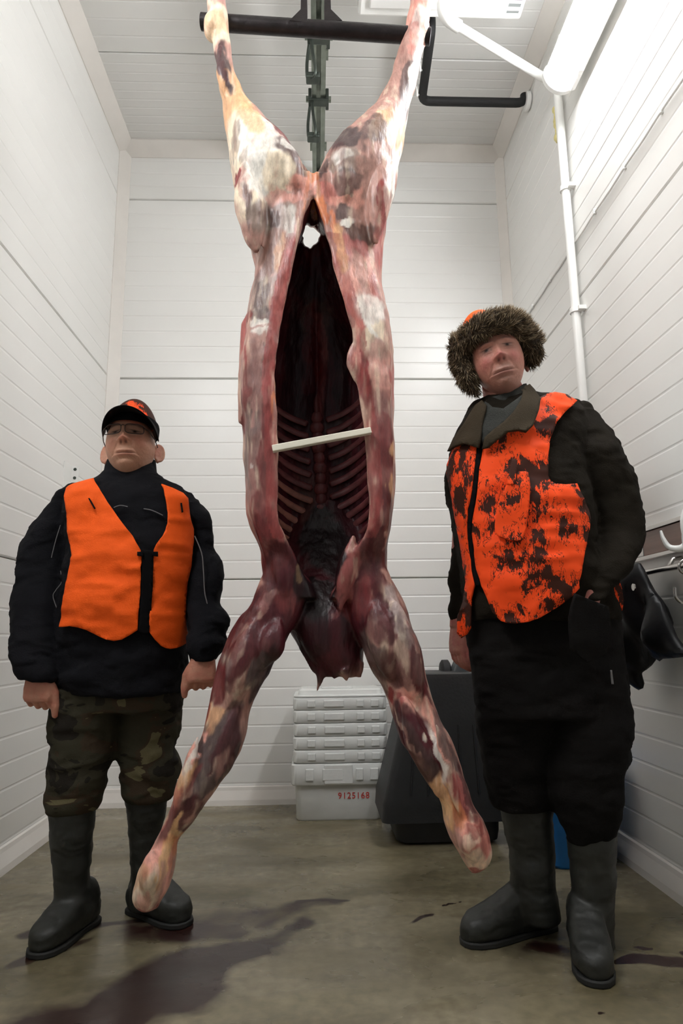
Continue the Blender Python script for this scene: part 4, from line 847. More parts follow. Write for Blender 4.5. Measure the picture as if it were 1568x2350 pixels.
def head_mesh(sc, feat):
    """A head with a modelled face, looking along -Y, centre at the middle of the skull; returns verts, faces, colours."""
    nu, nv = 200, 150; V = []
    for i in range(nv+1):
        a = math.pi*(0.004+0.992*i/nv)
        for k in range(nu):
            u = 2*math.pi*k/nu
            V.append((math.sin(a)*math.sin(u), -math.sin(a)*math.cos(u), -math.cos(a)))
    d = np.array(V); x, y, z = d[:, 0]*0.077, d[:, 1]*0.100, d[:, 2]*0.120
    low = np.clip(-z/0.12, 0, 1); front = np.clip(-d[:, 1], 0, 1)
    x = x*(1-0.20*low**1.5+0.10*low*(1-low))
    # jaw goes forward and the back of the skull pulls in towards the neck
    y = np.where(y > 0, y*(1-0.35*low), y*(1-0.04*low))
    y = np.where((y < 0), -0.100*np.clip(-y/0.100, 0, 1)**0.82, y)
    x0, z0_ = x.copy(), z.copy()
    def gs(cx, cz, sx, sz): return np.exp(-((x0-cx)/sx)**2-((z0_-cz)/sz)**2)
    f = np.zeros(len(x)); S = np.where(d[:, 1] < 0.15, 1.0, 0.0)
    br = np.interp(z0_, [-0.044, -0.034, -0.025, 0.0, 0.018, 0.03], [0, 0.017, 0.026, 0.013, 0.006, 0])
    f += br*np.exp(-(x0/(0.0105+0.003*np.clip((-z0_)/0.03, 0, 1)))**2)
    for s in (-1, 1):
        f += 0.010*gs(s*0.0135, -0.028, 0.0075, 0.008)-0.007*gs(s*0.007, -0.0365, 0.0042, 0.004)
        f += -0.012*gs(s*0.031, 0.010, 0.017, 0.012)+0.008*gs(s*0.032, 0.028, 0.022, 0.007)+0.009*gs(s*0.031, 0.008, 0.013, 0.0085)
        f += 0.006*gs(s*0.042, -0.028, 0.018, 0.018)-0.0035*gs(s*0.030, -0.006, 0.014, 0.0028)
        t = np.abs((x0*s-0.020)-(-(z0_+0.035)*0.55)); f += -feat.get('fold', 0.003)*np.exp(-(t/0.0045)**2)*np.where((z0_ < -0.03) & (z0_ > -0.070), 1, 0)
    mz = -0.069+feat.get('smile', 0.0)*(x0/0.028)**2
    lipw = np.exp(-(x0/0.028)**4)
    f += 0.006*np.exp(-(x0/0.03)**2-((z0_+0.066)/0.018)**2)
    f += (0.0035*np.exp(-((z0_-mz-0.006)/0.0045)**2)+0.0045*np.exp(-((z0_-mz+0.006)/0.005)**2)-0.006*np.exp(-((z0_-mz)/0.0022)**2))*lipw
    f += 0.010*gs(0, -0.100, 0.022, 0.014)-0.004*gs(0, -0.084, 0.02, 0.005)
    P = np.stack([x, y-f*S, z*0.94], 1)
    skin = np.array(lin(feat['skin'])); col_ = np.tile(skin, (len(P), 1))
    def mixc(k, c_): 
        nonlocal col_
        k = (np.clip(k, 0, 1)*S)[:, None]; col_ = col_*(1-k)+np.array(lin(c_))*k
    red = feat['red']
    mixc(0.55*gs(-0.042, -0.028, 0.022, 0.022)+0.55*gs(0.042, -0.028, 0.022, 0.022)+0.6*gs(0, -0.028, 0.014, 0.016), red)
    for s in (-1, 1):
        mixc(0.5*gs(s*0.031, 0.004, 0.02, 0.012), tuple(int(v*0.72) for v in feat['skin']))
        mixc(0.75*np.exp(-((z0_-0.0275-0.004*np.cos((x0*s-0.03)*60))/0.0045)**2-((x0-s*0.033)/0.018)**4), feat['brow'])
        mixc(0.8*gs(s*0.031, 0.0095, 0.012, 0.0034), (158, 138, 128)); mixc(1.5*gs(s*0.031-0.001, 0.0095, 0.0052, 0.0048), (30, 24, 22)); mixc(0.95*np.exp(-((z0_-0.0145)/0.0018)**2-((x0-s*0.031)/0.016)**4), (70, 46, 40))
        mixc(0.6*np.exp(-((z0_-0.0035)/0.0015)**2-((x0-s*0.031)/0.015)**4), (110, 70, 60))
        mixc(0.8*gs(s*0.0075, -0.0365, 0.0042, 0.004), (70, 32, 28))
    mixc(0.85*np.exp(-((z0_-mz)/0.0016)**2)*lipw, (84, 36, 34)); mixc(0.45*(np.exp(-((z0_-mz+0.006)/0.004)**2)+0.7*np.exp(-((z0_-mz-0.004)/0.003)**2))*lipw, feat['lip'])
    if feat.get('moustache'): mixc(0.30*np.exp(-((z0_+0.0555+0.10*np.abs(x0))/0.0080)**2-(x0/0.030)**4)*(1+0.5*vnoise(P, 300, 2.0)), (186, 164, 154)); mixc(0.3*gs(0, -0.095, 0.04, 0.03), (150, 132, 124))
    mixc(0.4*np.clip((np.abs(x0)-0.066)/0.012, 0, 1)*np.exp(-((z0_-0.02)/0.03)**2), (150, 140, 135))
    F = []
    for i in range(nv):
        for k in range(nu):
            a = i*nu+k; b_ = i*nu+(k+1) % nu; F.append((a, b_, b_+nu, a+nu))
    F.append(tuple(range(nu))[::-1]); F.append(tuple(range(nv*nu, (nv+1)*nu)))
    return P*sc, F, col_
def ear_parts(sc, s, out):
    R = []
    c_ = np.array([s*0.074, 0.012, -0.012])
    ax = np.array([s*math.cos(out)*0+s*math.sin(out)*1.0, math.cos(out), 0])   # direction the ear plane spreads to
    path = []
    for a in np.linspace(-2.3, 2.4, 26):
        path.append(c_+ax*(0.016+0.017*math.cos(a))+np.array([0, 0, 0.030*math.sin(a)*(1.0 if math.sin(a) > 0 else 0.95)]))
    v1 = tube(path, 0.0052, 10, True)
    n_ = np.cross(ax, np.array([0, 0, 1.0]))
    disc = []
    for t, q in ((-0.0025, 0.7), (-0.0015, 1.0), (0.002, 1.0), (0.003, 0.7)):
        disc.append([c_+ax*(0.014+0.016*q*math.cos(a))+np.array([0, 0, 0.029*q*math.sin(a)])+n_*t for a in np.linspace(0, 2*math.pi, 24, endpoint=False)])
    lobe = ball(c_+ax*0.012+np.array([0, 0, -0.030]), (0.006, 0.007, 0.009))
    return [(np.array(p[0])*sc, p[1]) for p in (v1, loft(disc), lobe)]
def rot_xyz(pitch, yaw, roll):
    return np.array((Matrix.Rotation(roll, 3, 'Y') @ Matrix.Rotation(yaw, 3, 'Z') @ Matrix.Rotation(pitch, 3, 'X')))
def hand(wrist, down, thumb, palm, curl, sc=1.0, spread=0.0, thumb_open=0.5):
    """Palm, four curled fingers of unequal length and a thumb leaving the palm's side; axes: down = fingers, thumb = towards thumb side, palm = the way the palm faces."""
    w = np.array(wrist, float); d, a, p = (np.array(q, float)/np.linalg.norm(q) for q in (down, thumb, palm))
    out = []
    R = []
    for t, hw, ht in ((-0.03, 0.026, 0.020), (0.0, 0.028, 0.020), (0.03, 0.036, 0.019), (0.06, 0.041, 0.018), (0.085, 0.041, 0.015), (0.095, 0.036, 0.009)):
        R.append([w+sc*(d*t+a*hw*math.copysign(abs(math.cos(u))**0.75, math.cos(u))+p*ht*math.copysign(abs(math.sin(u))**0.8, math.sin(u))) for u in np.linspace(0, 2*math.pi, 20, endpoint=False)])
    out.append(loft(R))
    for off, ln, r, ex in ((0.031, 0.072, 0.0098, 0.0), (0.0105, 0.080, 0.0100, 0.05), (-0.0105, 0.074, 0.0096, 0.10), (-0.0305, 0.060, 0.0085, 0.18)):
        q = w+sc*(d*0.083+a*off); dirv_ = d*math.cos(curl*0.25)+p*math.sin(curl*0.25)+a*spread*off*10
        pts = [q-sc*d*0.018, q]; ang = curl*0.30
        for seg_, f_ in ((0.46, 0.0), (0.30, 1.0), (0.24, 1.85)):
            an = curl*0.35+curl*f_*(0.62+ex*0.2); dv = d*math.cos(an)+p*math.sin(an)+a*spread*off*6
            for h_ in (0.5, 0.5): q = q+sc*ln*seg_*h_*dv; pts.append(q)
        n = len(pts); out.append(tube(pts, [sc*r*1.05]*2+[sc*r*(1.06 if k in (2,) else 1.0)*(1-0.03*k) for k in range(n-2)], 12, True))
    q = w+sc*(d*0.050+a*0.027+p*0.004); t1 = d*0.72+a*0.62*thumb_open+p*0.30; t2 = d*0.95+a*0.05*thumb_open+p*0.22; t3 = d*1.0-a*0.12+p*0.25
    pts = [q-sc*t1*0.008, q+sc*t1*0.012, q+sc*t1*0.034, q+sc*(t1*0.034+t2*0.018), q+sc*(t1*0.034+t2*0.034), q+sc*(t1*0.034+t2*0.034+t3*0.013), q+sc*(t1*0.034+t2*0.034+t3*0.024)]
    out.append(tube(pts, [sc*v for v in (0.016, 0.0155, 0.0125, 0.0112, 0.0116, 0.0105, 0.0088)], 12, True))
    return out
def cloth(parts, voxel, amp, freq, seed, stretch=(1, 1, 2.0), smooth=3):
    me = fuse(parts, voxel, smooth); c_ = co_of(me); n = no_of(me)
    q = c_*np.array(stretch); r = fbm(q, freq, 3, seed); r = r-0.9*np.abs(vnoise(q+0.06*np.stack([r, r, r], 1), freq*1.6, seed+9))
    set_co(me, c_+n*(amp*(r+0.3))[:, None]); return me
class Torso:
    """front surface of a garment given as photo rows (y, x_left, x_right) on plane Y with depth factor"""
    def __init__(s, rows, Y, depth, p=2.3):
        s.rows, s.Y, s.p = rows, Y, p
        a = np.array([at(r[1], r[0], Y) for r in rows]); b_ = np.array([at(r[2], r[0], Y) for r in rows])
        z = (a[:, 2]+b_[:, 2])/2; o = np.argsort(z); s.z = z[o]; s.cx = ((a[:, 0]+b_[:, 0])/2)[o]; s.w = ((b_[:, 0]-a[:, 0])/2)[o]; s.d = np.array([depth(r[0]) for r in rows])[o]
    def solid(s, n=50, seg=64):
        R = []
        for z in np.linspace(s.z[0], s.z[-1], n): R.append(ring(np.interp(z, s.z, s.cx), s.Y, z, np.interp(z, s.z, s.w), np.interp(z, s.z, s.d), seg, s.p))
        return loft(R)
    def front(s, x, z, off=0.0):
        u = np.clip(np.abs(x-np.interp(z, s.z, s.cx))/(np.interp(z, s.z, s.w)+off*0.8), 0, 0.992)
        return s.Y-(np.interp(z, s.z, s.d)+off)*(1-u**s.p)**(1/s.p)
def garment_patch(name, poly, T, off, thick, mat, parent, step=0.014, wr=0.003, seed=0.0, back=False, lift=None, smooth_poly=True):
    pl = []
    for x, y in poly:
        Yp = T.Y-0.12
        for _ in range(8): q = at(x, y, Yp); Yp = 0.5*Yp+0.5*float(T.front(q[0], q[2], off))
        pl.append(at(x, y, Yp)[[0, 2]])
    def fn(P):
        y = T.front(P[:, 0], P[:, 1], off); Q = np.stack([P[:, 0], y, P[:, 1]], 1)
        Q[:, 1] -= wr*fbm(Q*np.array([1, 0.3, 2.0]), 11, 3, seed)+wr*0.8*(1-2*np.abs(vnoise(Q*np.array([1, 0.2, 2.6]), 9, seed+5)))
        if lift is not None: Q[:, 1] -= lift(P)
        return Q
    v, f, p2 = patch(pl, fn, step)
    o = mk(name, v, f, mat, None); fix_normals_front(o.data)
    m = o.modifiers.new('solid', 'SOLIDIFY'); m.thickness = thick; m.offset = -1.0
    o.parent = parent
    return o
def fix_normals_front(me):
    n = no_of(me)
    if n[:, 1].mean() > 0: me.flip_normals()
def boot(parent, name, rows, Yc_, heel, toe, mat, kd=1.0, yfun=None):
    h, t = np.array([*heel, 0.0]), np.array([*toe, 0.0]); ax = (t-h)/np.linalg.norm(t-h); ln = np.linalg.norm(t-h); sd = np.array([-ax[1], ax[0], 0])
    R = []
    for f_, w_, ht in ((0.0, 0.018, 0.05), (0.03, 0.032, 0.075), (0.12, 0.043, 0.13), (0.28, 0.046, 0.145), (0.42, 0.047, 0.128), (0.58, 0.051, 0.098), (0.75, 0.052, 0.076), (0.88, 0.046, 0.066), (0.96, 0.032, 0.055), (1.0, 0.014, 0.040)):
        c_ = h+ax*ln*f_
        ringp = []
        for u in np.linspace(0, 2*math.pi, 24, endpoint=False):
            yy = math.sin(u); zz_ = (ht*(0.5+0.5*math.copysign(abs(yy)**(0.8 if yy > 0 else 0.4), yy)))
            ringp.append(c_+sd*w_*math.copysign(abs(math.cos(u))**0.5, math.cos(u))+np.array([0, 0, 0.012+zz_]))
        R.append(ringp)
    foot = loft(R)
    shaft = limb(rows, yfun or (lambda y: Yc_), lambda y: kd, 30, 32, 2.1)
    ank = h+ax*ln*0.26+np.array([0, 0, 0.08])
    last = rows[-1]; e = at((last[1]+last[2])/2, last[0], (yfun(last[0]) if yfun else Yc_))
    link = tube([e+np.array([0, 0, 0.04]), (e+ank)/2+np.array([0, 0, 0.01]), ank], [0.058, 0.060, 0.050], 20)
    me = cloth([foot, shaft, link], 0.0055, 0.0035, 11, 3.0, (1, 1, 2), 14)
    c_ = co_of(me); c_[:, 2] = np.maximum(c_[:, 2], 0.010); set_co(me, c_)
    b_ = mko(name, me, mat, parent)
    R = []
    prof = ((0.0, 0.020), (0.04, 0.036), (0.14, 0.042), (0.35, 0.040), (0.60, 0.050), (0.76, 0.054), (0.90, 0.046), (0.98, 0.030), (1.01, 0.012))
    outl = [h+ax*ln*f_+sd*w_ for f_, w_ in prof]+[h+ax*ln*f_-sd*w_ for f_, w_ in prof[::-1]]
    outl = [(q[0], q[1]) for q in outl]; cxy = np.mean(outl, 0)
    outl = [tuple(cxy+(np.array(q)-cxy)*1.01) for q in outl]
    MB().prism(outl, 'z', 0.0, 0.017).build('sole', M['sole'], b_, bevel=0.004)
    return b_
def piping(parent, pts, T_, off, r=0.0022):
    P = []
    for x, y in catmull(pts, 24):
        q = at(x, y, T_.Y-0.1); P.append((q[0], float(T_.front(q[0], q[2], off)), q[2]))
    return MB().tube(P, r, 6).build('piping', M['reflect'], parent)

# ================================================================== the man in the cap (left)
YA = 2.25
FA = dict(skin=(196, 148, 122), red=(190, 118, 98), brow=(150, 128, 114), lip=(178, 104, 92), smile=0.003)
SA = 1.04
torA = Torso([(1062, 252, 352), (1090, 240, 364), (1104, 205, 398), (1120, 168, 425), (1150, 150, 440), (1200, 150, 446), (1260, 158, 446), (1300, 154, 444), (1350, 146, 436), (1400, 140, 432), (1440, 136, 431), (1500, 130, 428), (1560, 128, 424), (1590, 132, 420)], YA, lambda y: float(np.interp(y, [1062, 1104, 1150, 1250, 1380, 1450, 1590], [0.06, 0.085, 0.125, 0.165, 0.175, 0.165, 0.155])))
def yarm(y): return float(np.interp(y, [1100, 1300, 1560], [YA+0.03, YA+0.01, YA-0.12]))
armAl = [(1112, 160, 200), (1130, 135, 190), (1150, 115, 180), (1200, 75, 168), (1250, 55, 166), (1300, 44, 164), (1340, 38, 156), (1370, 27, 150), (1390, 25, 148), (1410, 33, 142), (1460, 28, 137), (1510, 29, 137), (1545, 36, 135), (1562, 44, 128)]
armAr = [(1128, 415, 445), (1150, 420, 462), (1180, 425, 478), (1220, 438, 486), (1260, 440, 492), (1290, 438, 508), (1320, 432, 512), (1355, 430, 510), (1385, 428, 502), (1405, 428, 515), (1430, 430, 524), (1455, 431, 516), (1480, 432, 522), (1500, 434, 508), (1518, 440, 496)]
headA_c = at(301, 1028, YA-0.02)
RA = rot_xyz(math.radians(-13), math.radians(3), math.radians(-2))
P_, F_, hc = head_mesh(SA, FA)
headA = (P_@RA.T+headA_c, F_)
wl, wr_ = at(93, 1526, YA-0.115), at(468, 1490, YA-0.115)
bodyA = [tube([at(300, 1130, YA+0.03), at(301, 1075, YA+0.02), headA_c+np.array([0, 0.025, -0.06])], [0.066, 0.060, 0.058], 24),
         tube([at(298, 1120, YA), at(298, 1300, YA), at(275, 1600, YA)], [0.09, 0.11, 0.10], 24)]
for pts, r in (([(298, 1180), (165, 1200), (95, 1350), (92, 1545)], (0.05, 0.03, 0.035, 0.030)), ([(298, 1180), (430, 1200), (470, 1350), (470, 1510)], (0.05, 0.03, 0.03, 0.030)), ([(200, 1590), (190, 1800), (165, 2080)], (0.055, 0.045, 0.03)), ([(345, 1590), (338, 1801), (328, 2021)], (0.055, 0.04, 0.025))):
    bodyA.append(tube([at(x, y, YA-0.12 if y in (1545, 1510) else (YA+0.06 if y in (1801, 2021) else YA+0.02)) for x, y in pts], list(r), 16))
for s in (-1, 1): bodyA += [((v@RA.T+headA_c), f) for v, f in ear_parts(SA, s, 1.0)]
bodyA += hand(wl, (0.02, -0.12, -1), (1, -0.25, 0), (0.25, 1, 0.0), 2.1, 1.16, 0, 0.6)
bodyA += hand(wr_, (-0.05, -0.12, -1), (-1, -0.25, 0), (-0.25, 1, 0.0), 2.1, 1.08, 0, 0.7)
def make_body(name, parts_, head, hcol, feat, Rm, hcen, label, yfix=None):
    me = fuse(parts_, 0.0032, 3, 0.4)
    o = bpy.data.objects.new(name, me); COL.objects.link(o)
    hm = bpy.data.meshes.new('h'); hm.from_pydata([tuple(map(float, q)) for q in head[0]], [], head[1]); fix_normals(hm)
    ho = bpy.data.objects.new('h', hm); COL.objects.link(ho)
    bo = o.modifiers.new('b', 'BOOLEAN'); bo.operation = 'UNION'; bo.object = ho; bo.solver = 'EXACT'
    m2 = bpy.data.meshes.new_from_object(o.evaluated_get(bpy.context.evaluated_depsgraph_get()))
    bpy.data.objects.remove(o); bpy.data.objects.remove(ho)
    c_ = co_of(m2)
    from mathutils.kdtree import KDTree
    kd = KDTree(len(head[0]))
    for i, q in enumerate(head[0]): kd.insert(q, i)
    kd.balance()
    skin = np.array(lin(feat['skin'])); redc = np.array(lin(feat['red'])); out = np.tile(skin, (len(c_), 1))
    nz = fbm(c_, 60, 2, 7.0)
    k = np.clip(0.35+0.4*nz, 0, 0.8)[:, None]; out = out*(1-k)+redc*k
    for i in np.where(c_[:, 2] > hcen[2]-0.14)[0]:
        q, j, dist = kd.find(c_[i])
        if dist < 0.0012: out[i] = hcol[j]
    hands = c_[:, 2] < 1.0
    out[hands] = out[hands]*0.72+np.array(lin((176, 96, 82)))*0.28
    set_col(m2, out)
    bd = mko(name, m2, M['skin_a'], label=label, cat='person')
    return bd
personA = make_body('person', bodyA, headA, hc, FA, RA, headA_c, 'shorter man in cap, spectacles and plain orange vest standing with lowered fists')
# jacket
jme = cloth([torA.solid(), limb(armAl, yarm, lambda y: 0.95+0.1*sst(1400, 1540, y), 50, 32), limb(armAr, yarm, lambda y: 1.05+0.3*sst(1400, 1500, y), 50, 32)], 0.006, 0.0075, 10, 1.0, (1, 1, 1.7))
jackA = mko('jacket', jme, M['jacket_black'], personA, label='black fleece jacket')
# stand-up collar
R = []
nq = at(300, 1080, YA+0.02)
for dz, rx, ry in ((-0.055, 0.098, 0.085), (-0.01, 0.090, 0.080), (0.022, 0.086, 0.076), (0.036, 0.084, 0.074), (0.036, 0.076, 0.066), (0.0, 0.076, 0.066), (-0.05, 0.078, 0.068)):
    rg = []
    for k in range(48):
        a = 2*math.pi*k/48; dip = 0.026*max(0, -math.sin(a))**3*(1 if dz > 0 else 0)+(0.016*math.exp(-((a-5.05)/0.25)**2) if dz > 0 else 0)
        rg.append((nq[0]+rx*math.cos(a), nq[1]+ry*math.sin(a), nq[2]+dz-dip))
    R.append(rg)
MB().add(*loft(R, caps=False)).build('collar', M['jacket_black'], personA)
for pts in ([(139, 1205), (128, 1240), (118, 1280)], [(139, 1310), (142, 1335), (128, 1355), (122, 1370), (134, 1405)]):
    MB().tube([at(x, y, YA-0.085) for x, y in catmull(pts, 14)], 0.0016, 6).build('piping', M['reflect'], jackA)
MB().tube([at(x, y, YA-0.088) for x, y in catmull([(447, 1230), (463, 1270), (467, 1310), (470, 1360), (476, 1390), (473, 1430), (468, 1480), (467, 1508)], 30)], 0.0018, 6).build('piping', M['reflect'], jackA)
piping(jackA, [(271, 1171), (285, 1166), (302, 1169)], torA, 0.008, 0.0017); piping(jackA, [(337, 1173), (355, 1176), (378, 1186)], torA, 0.008, 0.0017)
# vest
vA_l = [(150, 1118), (180, 1104), (214, 1096), (230, 1122), (246, 1150), (271, 1186), (304, 1229), (323, 1262), (326, 1279), (323, 1364), (318, 1429), (317, 1446), (298, 1458), (280, 1468), (261, 1471), (245, 1468), (229, 1462), (200, 1446), (180, 1440), (161, 1437), (137, 1439), (143, 1393), (150, 1346), (159, 1304), (166, 1275), (157, 1243), (153, 1204), (152, 1164)]
vA_r = [(371, 1110), (396, 1119), (421, 1131), (434, 1145), (436, 1179), (445, 1214), (445, 1243), (441, 1286), (436, 1321), (430, 1343), (428, 1371), (428, 1411), (430, 1443), (434, 1464), (428, 1476), (418, 1482), (406, 1487), (393, 1489), (382, 1487), (371, 1482), (357, 1468), (343, 1450), (345, 1418), (350, 1346), (352, 1279), (354, 1262), (375, 1229), (386, 1200), (387, 1175), (382, 1143), (377, 1121)]
vestA = garment_patch('vest', vA_l, torA, 0.016, 0.006, M['orange'], personA, 0.010, 0.0075, 2.0)
vestA['label'] = 'plain bright orange vest'
garment_patch('vest_front', vA_r, torA, 0.016, 0.006, M['orange'], vestA, 0.010, 0.0075, 8.0)
garment_patch('zip_placket', [(325, 1262), (353, 1262), (351, 1346), (346, 1418), (342, 1452), (331, 1456), (317, 1448), (319, 1429), (324, 1364), (327, 1279)], torA, 0.022, 0.006, M['black_trim'], vestA, 0.014, 0.001, 1.0)
for x in (322, 356): garment_patch('zip_toggle', [(x-7, 1266), (x+7, 1266), (x+7, 1277), (x-7, 1275)], torA, 0.028, 0.005, M['black_trim'], vestA, 0.006, 0.0, 1.0)
garment_patch('pocket_slit', [(202, 1143), (206, 1143), (219, 1166), (216, 1168)], torA, 0.028, 0.003, M['black_trim'], vestA, 0.006, 0.0); garment_patch('pocket_slit', [(415, 1154), (418, 1154), (421, 1175), (418, 1176)], torA, 0.028, 0.003, M['black_trim'], vestA, 0.006, 0.0)
bk = []
for z in np.linspace(at(300, 1440, YA)[2], at(300, 1120, YA)[2], 20):
    cxx, ww, dd = np.interp(z, torA.z, torA.cx), np.interp(z, torA.z, torA.w)*0.96, np.interp(z, torA.z, torA.d)+0.014
    bk.append([(cxx+ww*math.cos(a), YA+dd*math.sin(a)**0.9, z) for a in np.linspace(0.25, math.pi-0.25, 24)])
o = MB().add(*loft(bk, False, False)).build('vest_back', M['orange'], vestA); m = o.modifiers.new('s', 'SOLIDIFY'); m.thickness = 0.005
# trousers and boots
legAl = [(1575, 124, 300), (1600, 122, 290), (1640, 119, 272), (1700, 116, 260), (1740, 114, 259), (1775, 112, 250), (1800, 111, 247), (1820, 108, 243), (1845, 106, 236), (1862, 112, 224)]
legAr = [(1575, 250, 422), (1600, 262, 419), (1640, 278, 414), (1680, 270, 409), (1720, 269, 404), (1750, 272, 408), (1765, 275, 412), (1795, 280, 402), (1818, 279, 400), (1835, 290, 396)]
hip = limb([(1540, 132, 420), (1575, 124, 420), (1605, 122, 418), (1628, 126, 412)], lambda y: YA, lambda y: 0.62, 16, 40)
tme = cloth([hip, limb(legAl, lambda y: YA-0.02, lambda y: 0.95, 40, 32), limb(legAr, lambda y: YA+0.05, lambda y: 1.0, 40, 32)], 0.006, 0.009, 9, 4.0, (1, 1, 1.9), 8)
trA = mko('trousers', tme, M['camo'], personA, label='green and brown camouflage trousers')
boot(personA, 'rubber_boot', [(1830, 112, 222), (1870, 112, 217), (1950, 119, 211), (2050, 127, 204), (2085, 125, 202), (2125, 124, 198)], YA-0.02, (-0.715, 2.33), (-0.795, 2.07), M['rubber_a'])
boot(personA, 'rubber_boot', [(1815, 288, 390), (1850, 291, 383), (1950, 297, 362), (2020, 303, 352), (2050, 300, 356), (2085, 300, 360)], YA+0.06, (-0.615, 2.40), (-0.405, 2.255), M['rubber_a'])
# cap
def local(pts, Rm, c_, sc): return np.array(pts)*sc@Rm.T+c_
def dome(z0, k, seg=48, n=14, front=1.0, top=1.0):
    R = []
    for i in range(n+1):
        t = i/n; zz_ = z0+(0.126*k*top-z0)*math.sin(t*math.pi/2); s = math.sqrt(max(0.0004, 1-((zz_)/(0.1262*k*top))**2)) if i < n else 0.03
        s = s*(1+0.06*(1-t))
        R.append([(0.080*k*s*math.cos(a), 0.103*k*s*math.sin(a), zz_) for a in np.linspace(0, 2*math.pi, seg, endpoint=False)])
    return R
RC = rot_xyz(math.radians(-7), math.radians(8), math.radians(3))
cp = [local(r, RC, headA_c, SA) for r in dome(0.065, 1.05, top=1.30)]
cap = MB().add(*loft(cp)).build('cap', M['blaze_cap'], personA); cap['label'] = 'orange and dark camouflage cap with black brim'
vis = []
for t in np.linspace(0, 1, 12):
    row = []
    for s in np.linspace(-1, 1, 33):
        a = s*1.32; rx, ry = 0.083, 0.106
        ex = 0.088*t*math.cos(s*math.pi/2)**0.55
        x = rx*math.sin(a)*(1+0.10*t); y = -ry*math.cos(a)-ex
        row.append((x, y, 0.084-0.024*t-0.040*(s*s)*(0.65+0.35*t)))
    vis.append(local(row, RC, headA_c, SA))
o = MB().add(*loft(vis, False, False)).build('brim', M['black_trim'], cap); m = o.modifiers.new('s', 'SOLIDIFY'); m.thickness = 0.004; m.offset = 0
band = [local([(0.0835*math.cos(a)*q, 0.1065*math.sin(a)*q, zz_) for a in np.linspace(0, 2*math.pi, 48, endpoint=False)], RC, headA_c, SA) for q, zz_ in ((1.0, 0.052), (1.01, 0.056), (1.01, 0.078), (0.99, 0.084))]
MB().add(*loft(band, False)).build('brim_shade_band', M['black_trim'], cap)  # black band added for the shade the brim throws on the forehead
# spectacles
gl = MB().tube(local([(-0.007, -0.122, 0.012), (0, -0.127, 0.014), (0.007, -0.122, 0.012)], RA, headA_c, SA), 0.0014, 8).build('spectacles', M['frame'], personA); gl['label'] = 'thin dark-rimmed spectacles'
for s in (-1, 1):
    rim = []
    for a in np.linspace(0, 2*math.pi, 40):
        ca, sa = math.cos(a), math.sin(a)
        rim.append((s*0.0335+0.0275*math.copysign(abs(ca)**0.6, ca), -0.122+0.020*(abs(s*0.0335+0.0275*ca)/0.06)**2, 0.004+0.0175*math.copysign(abs(sa)**0.6, sa)))
    keep(MB().tube(local(rim, RA, headA_c, SA), 0.0014, 8).build('rim', M['frame']), gl)
    lens = [[q[0]*k+(s*0.0335)*(1-k), q[1], q[2]*k+0.004*(1-k)] for k in (0.97,) for q in rim[:-1]]
    l1 = local(lens, RA, headA_c, SA); l2 = local([(q[0], q[1]+0.0012, q[2]) for q in lens], RA, headA_c, SA)
    keep(MB().add(*loft([l1, l2])).build('lens', M['lens'], smooth=False), gl)
    tp = local([(s*0.0605, -0.108, 0.012), (s*0.072, -0.085, 0.012), (s*0.083, -0.03, 0.010), (s*0.084, 0.012, 0.006)], RA, headA_c, SA); keep(MB().tube(tp, 0.0017, 8).build('temple', M['frame']), gl)

# ================================================================== the man in the fur hat (right)
YR = 2.05
FB = dict(skin=(192, 136, 118), red=(184, 96, 96), brow=(120, 92, 84), lip=(160, 82, 82), smile=0.001, fold=0.002, moustache=True)
SB = 1.06
torB = Torso([(905, 1120, 1240), (925, 1085, 1330), (955, 1062, 1345), (1000, 1042, 1345), (1050, 1030, 1340), (1100, 1026, 1340), (1150, 1033, 1352), (1200, 1043, 1358), (1250, 1052, 1358), (1300, 1062, 1372), (1350, 1064, 1396), (1400, 1062, 1414), (1450, 1068, 1420), (1500, 1074, 1424), (1540, 1082, 1424)], YR, lambda y: float(np.interp(y, [905, 940, 1000, 1150, 1300, 1400, 1540], [0.06, 0.10, 0.14, 0.19, 0.20, 0.185, 0.165])))
headB_c = at(1142, 831, YR-0.05)
RB = rot_xyz(math.radians(-3), math.radians(-14), math.radians(-13))
P_, F_, hcB = head_mesh(SB, FB); headB = (P_@RB.T+headB_c, F_)
wB = at(1052, 1432, YR+0.10)
bodyB = [tube([at(1165, 960, YR+0.02), at(1155, 900, YR), headB_c+np.array([0.01, 0.02, -0.06])], [0.075, 0.066, 0.060], 24), tube([at(1190, 980, YR), at(1200, 1200, YR), at(1240, 1500, YR)], [0.10, 0.12, 0.10], 24)]
for pts, r, yy in (([(1190, 1040), (1310, 1030), (1405, 1220), (1362, 1350), (1350, 1400)], (0.05, 0.03, 0.03, 0.026, 0.026), (0, 0, 0.0, -0.150, -0.16)), ([(1190, 1010), (1070, 1060), (1058, 1250), (1052, 1440)], (0.07, 0.035, 0.03, 0.028), (0, 0.06, 0.10, 0.10)), ([(1180, 1500), (1190, 1750), (1215, 2040)], (0.06, 0.05, 0.03), (0, 0.05, 0.08)), ([(1330, 1500), (1340, 1750), (1360, 2100)], (0.06, 0.05, 0.03), (0, 0, 0))):
    bodyB.append(tube([at(x, y, YR+dy) for (x, y), dy in zip(pts, yy)], list(r), 16))
for s in (-1, 1): bodyB += [((v@RB.T+headB_c), f) for v, f in ear_parts(SB, s, 0.55)]
bodyB += hand(wB, (-0.10, -0.10, -1), (0.35, -1, 0), (1, 0.3, 0), 0.75, 1.0, 0, 0.35)
bodyB += hand(at(1350, 1402, YR-0.14), (-0.35, 0.2, -0.95), (-0.3, -0.9, 0), (0.3, 1, 0), 0.5, 0.75, 0, 0.2)
personB = make_body('person', bodyB, headB, hcB, FB, RB, headB_c, 'taller man in fur hat and orange camouflage vest, one hand in his pocket')
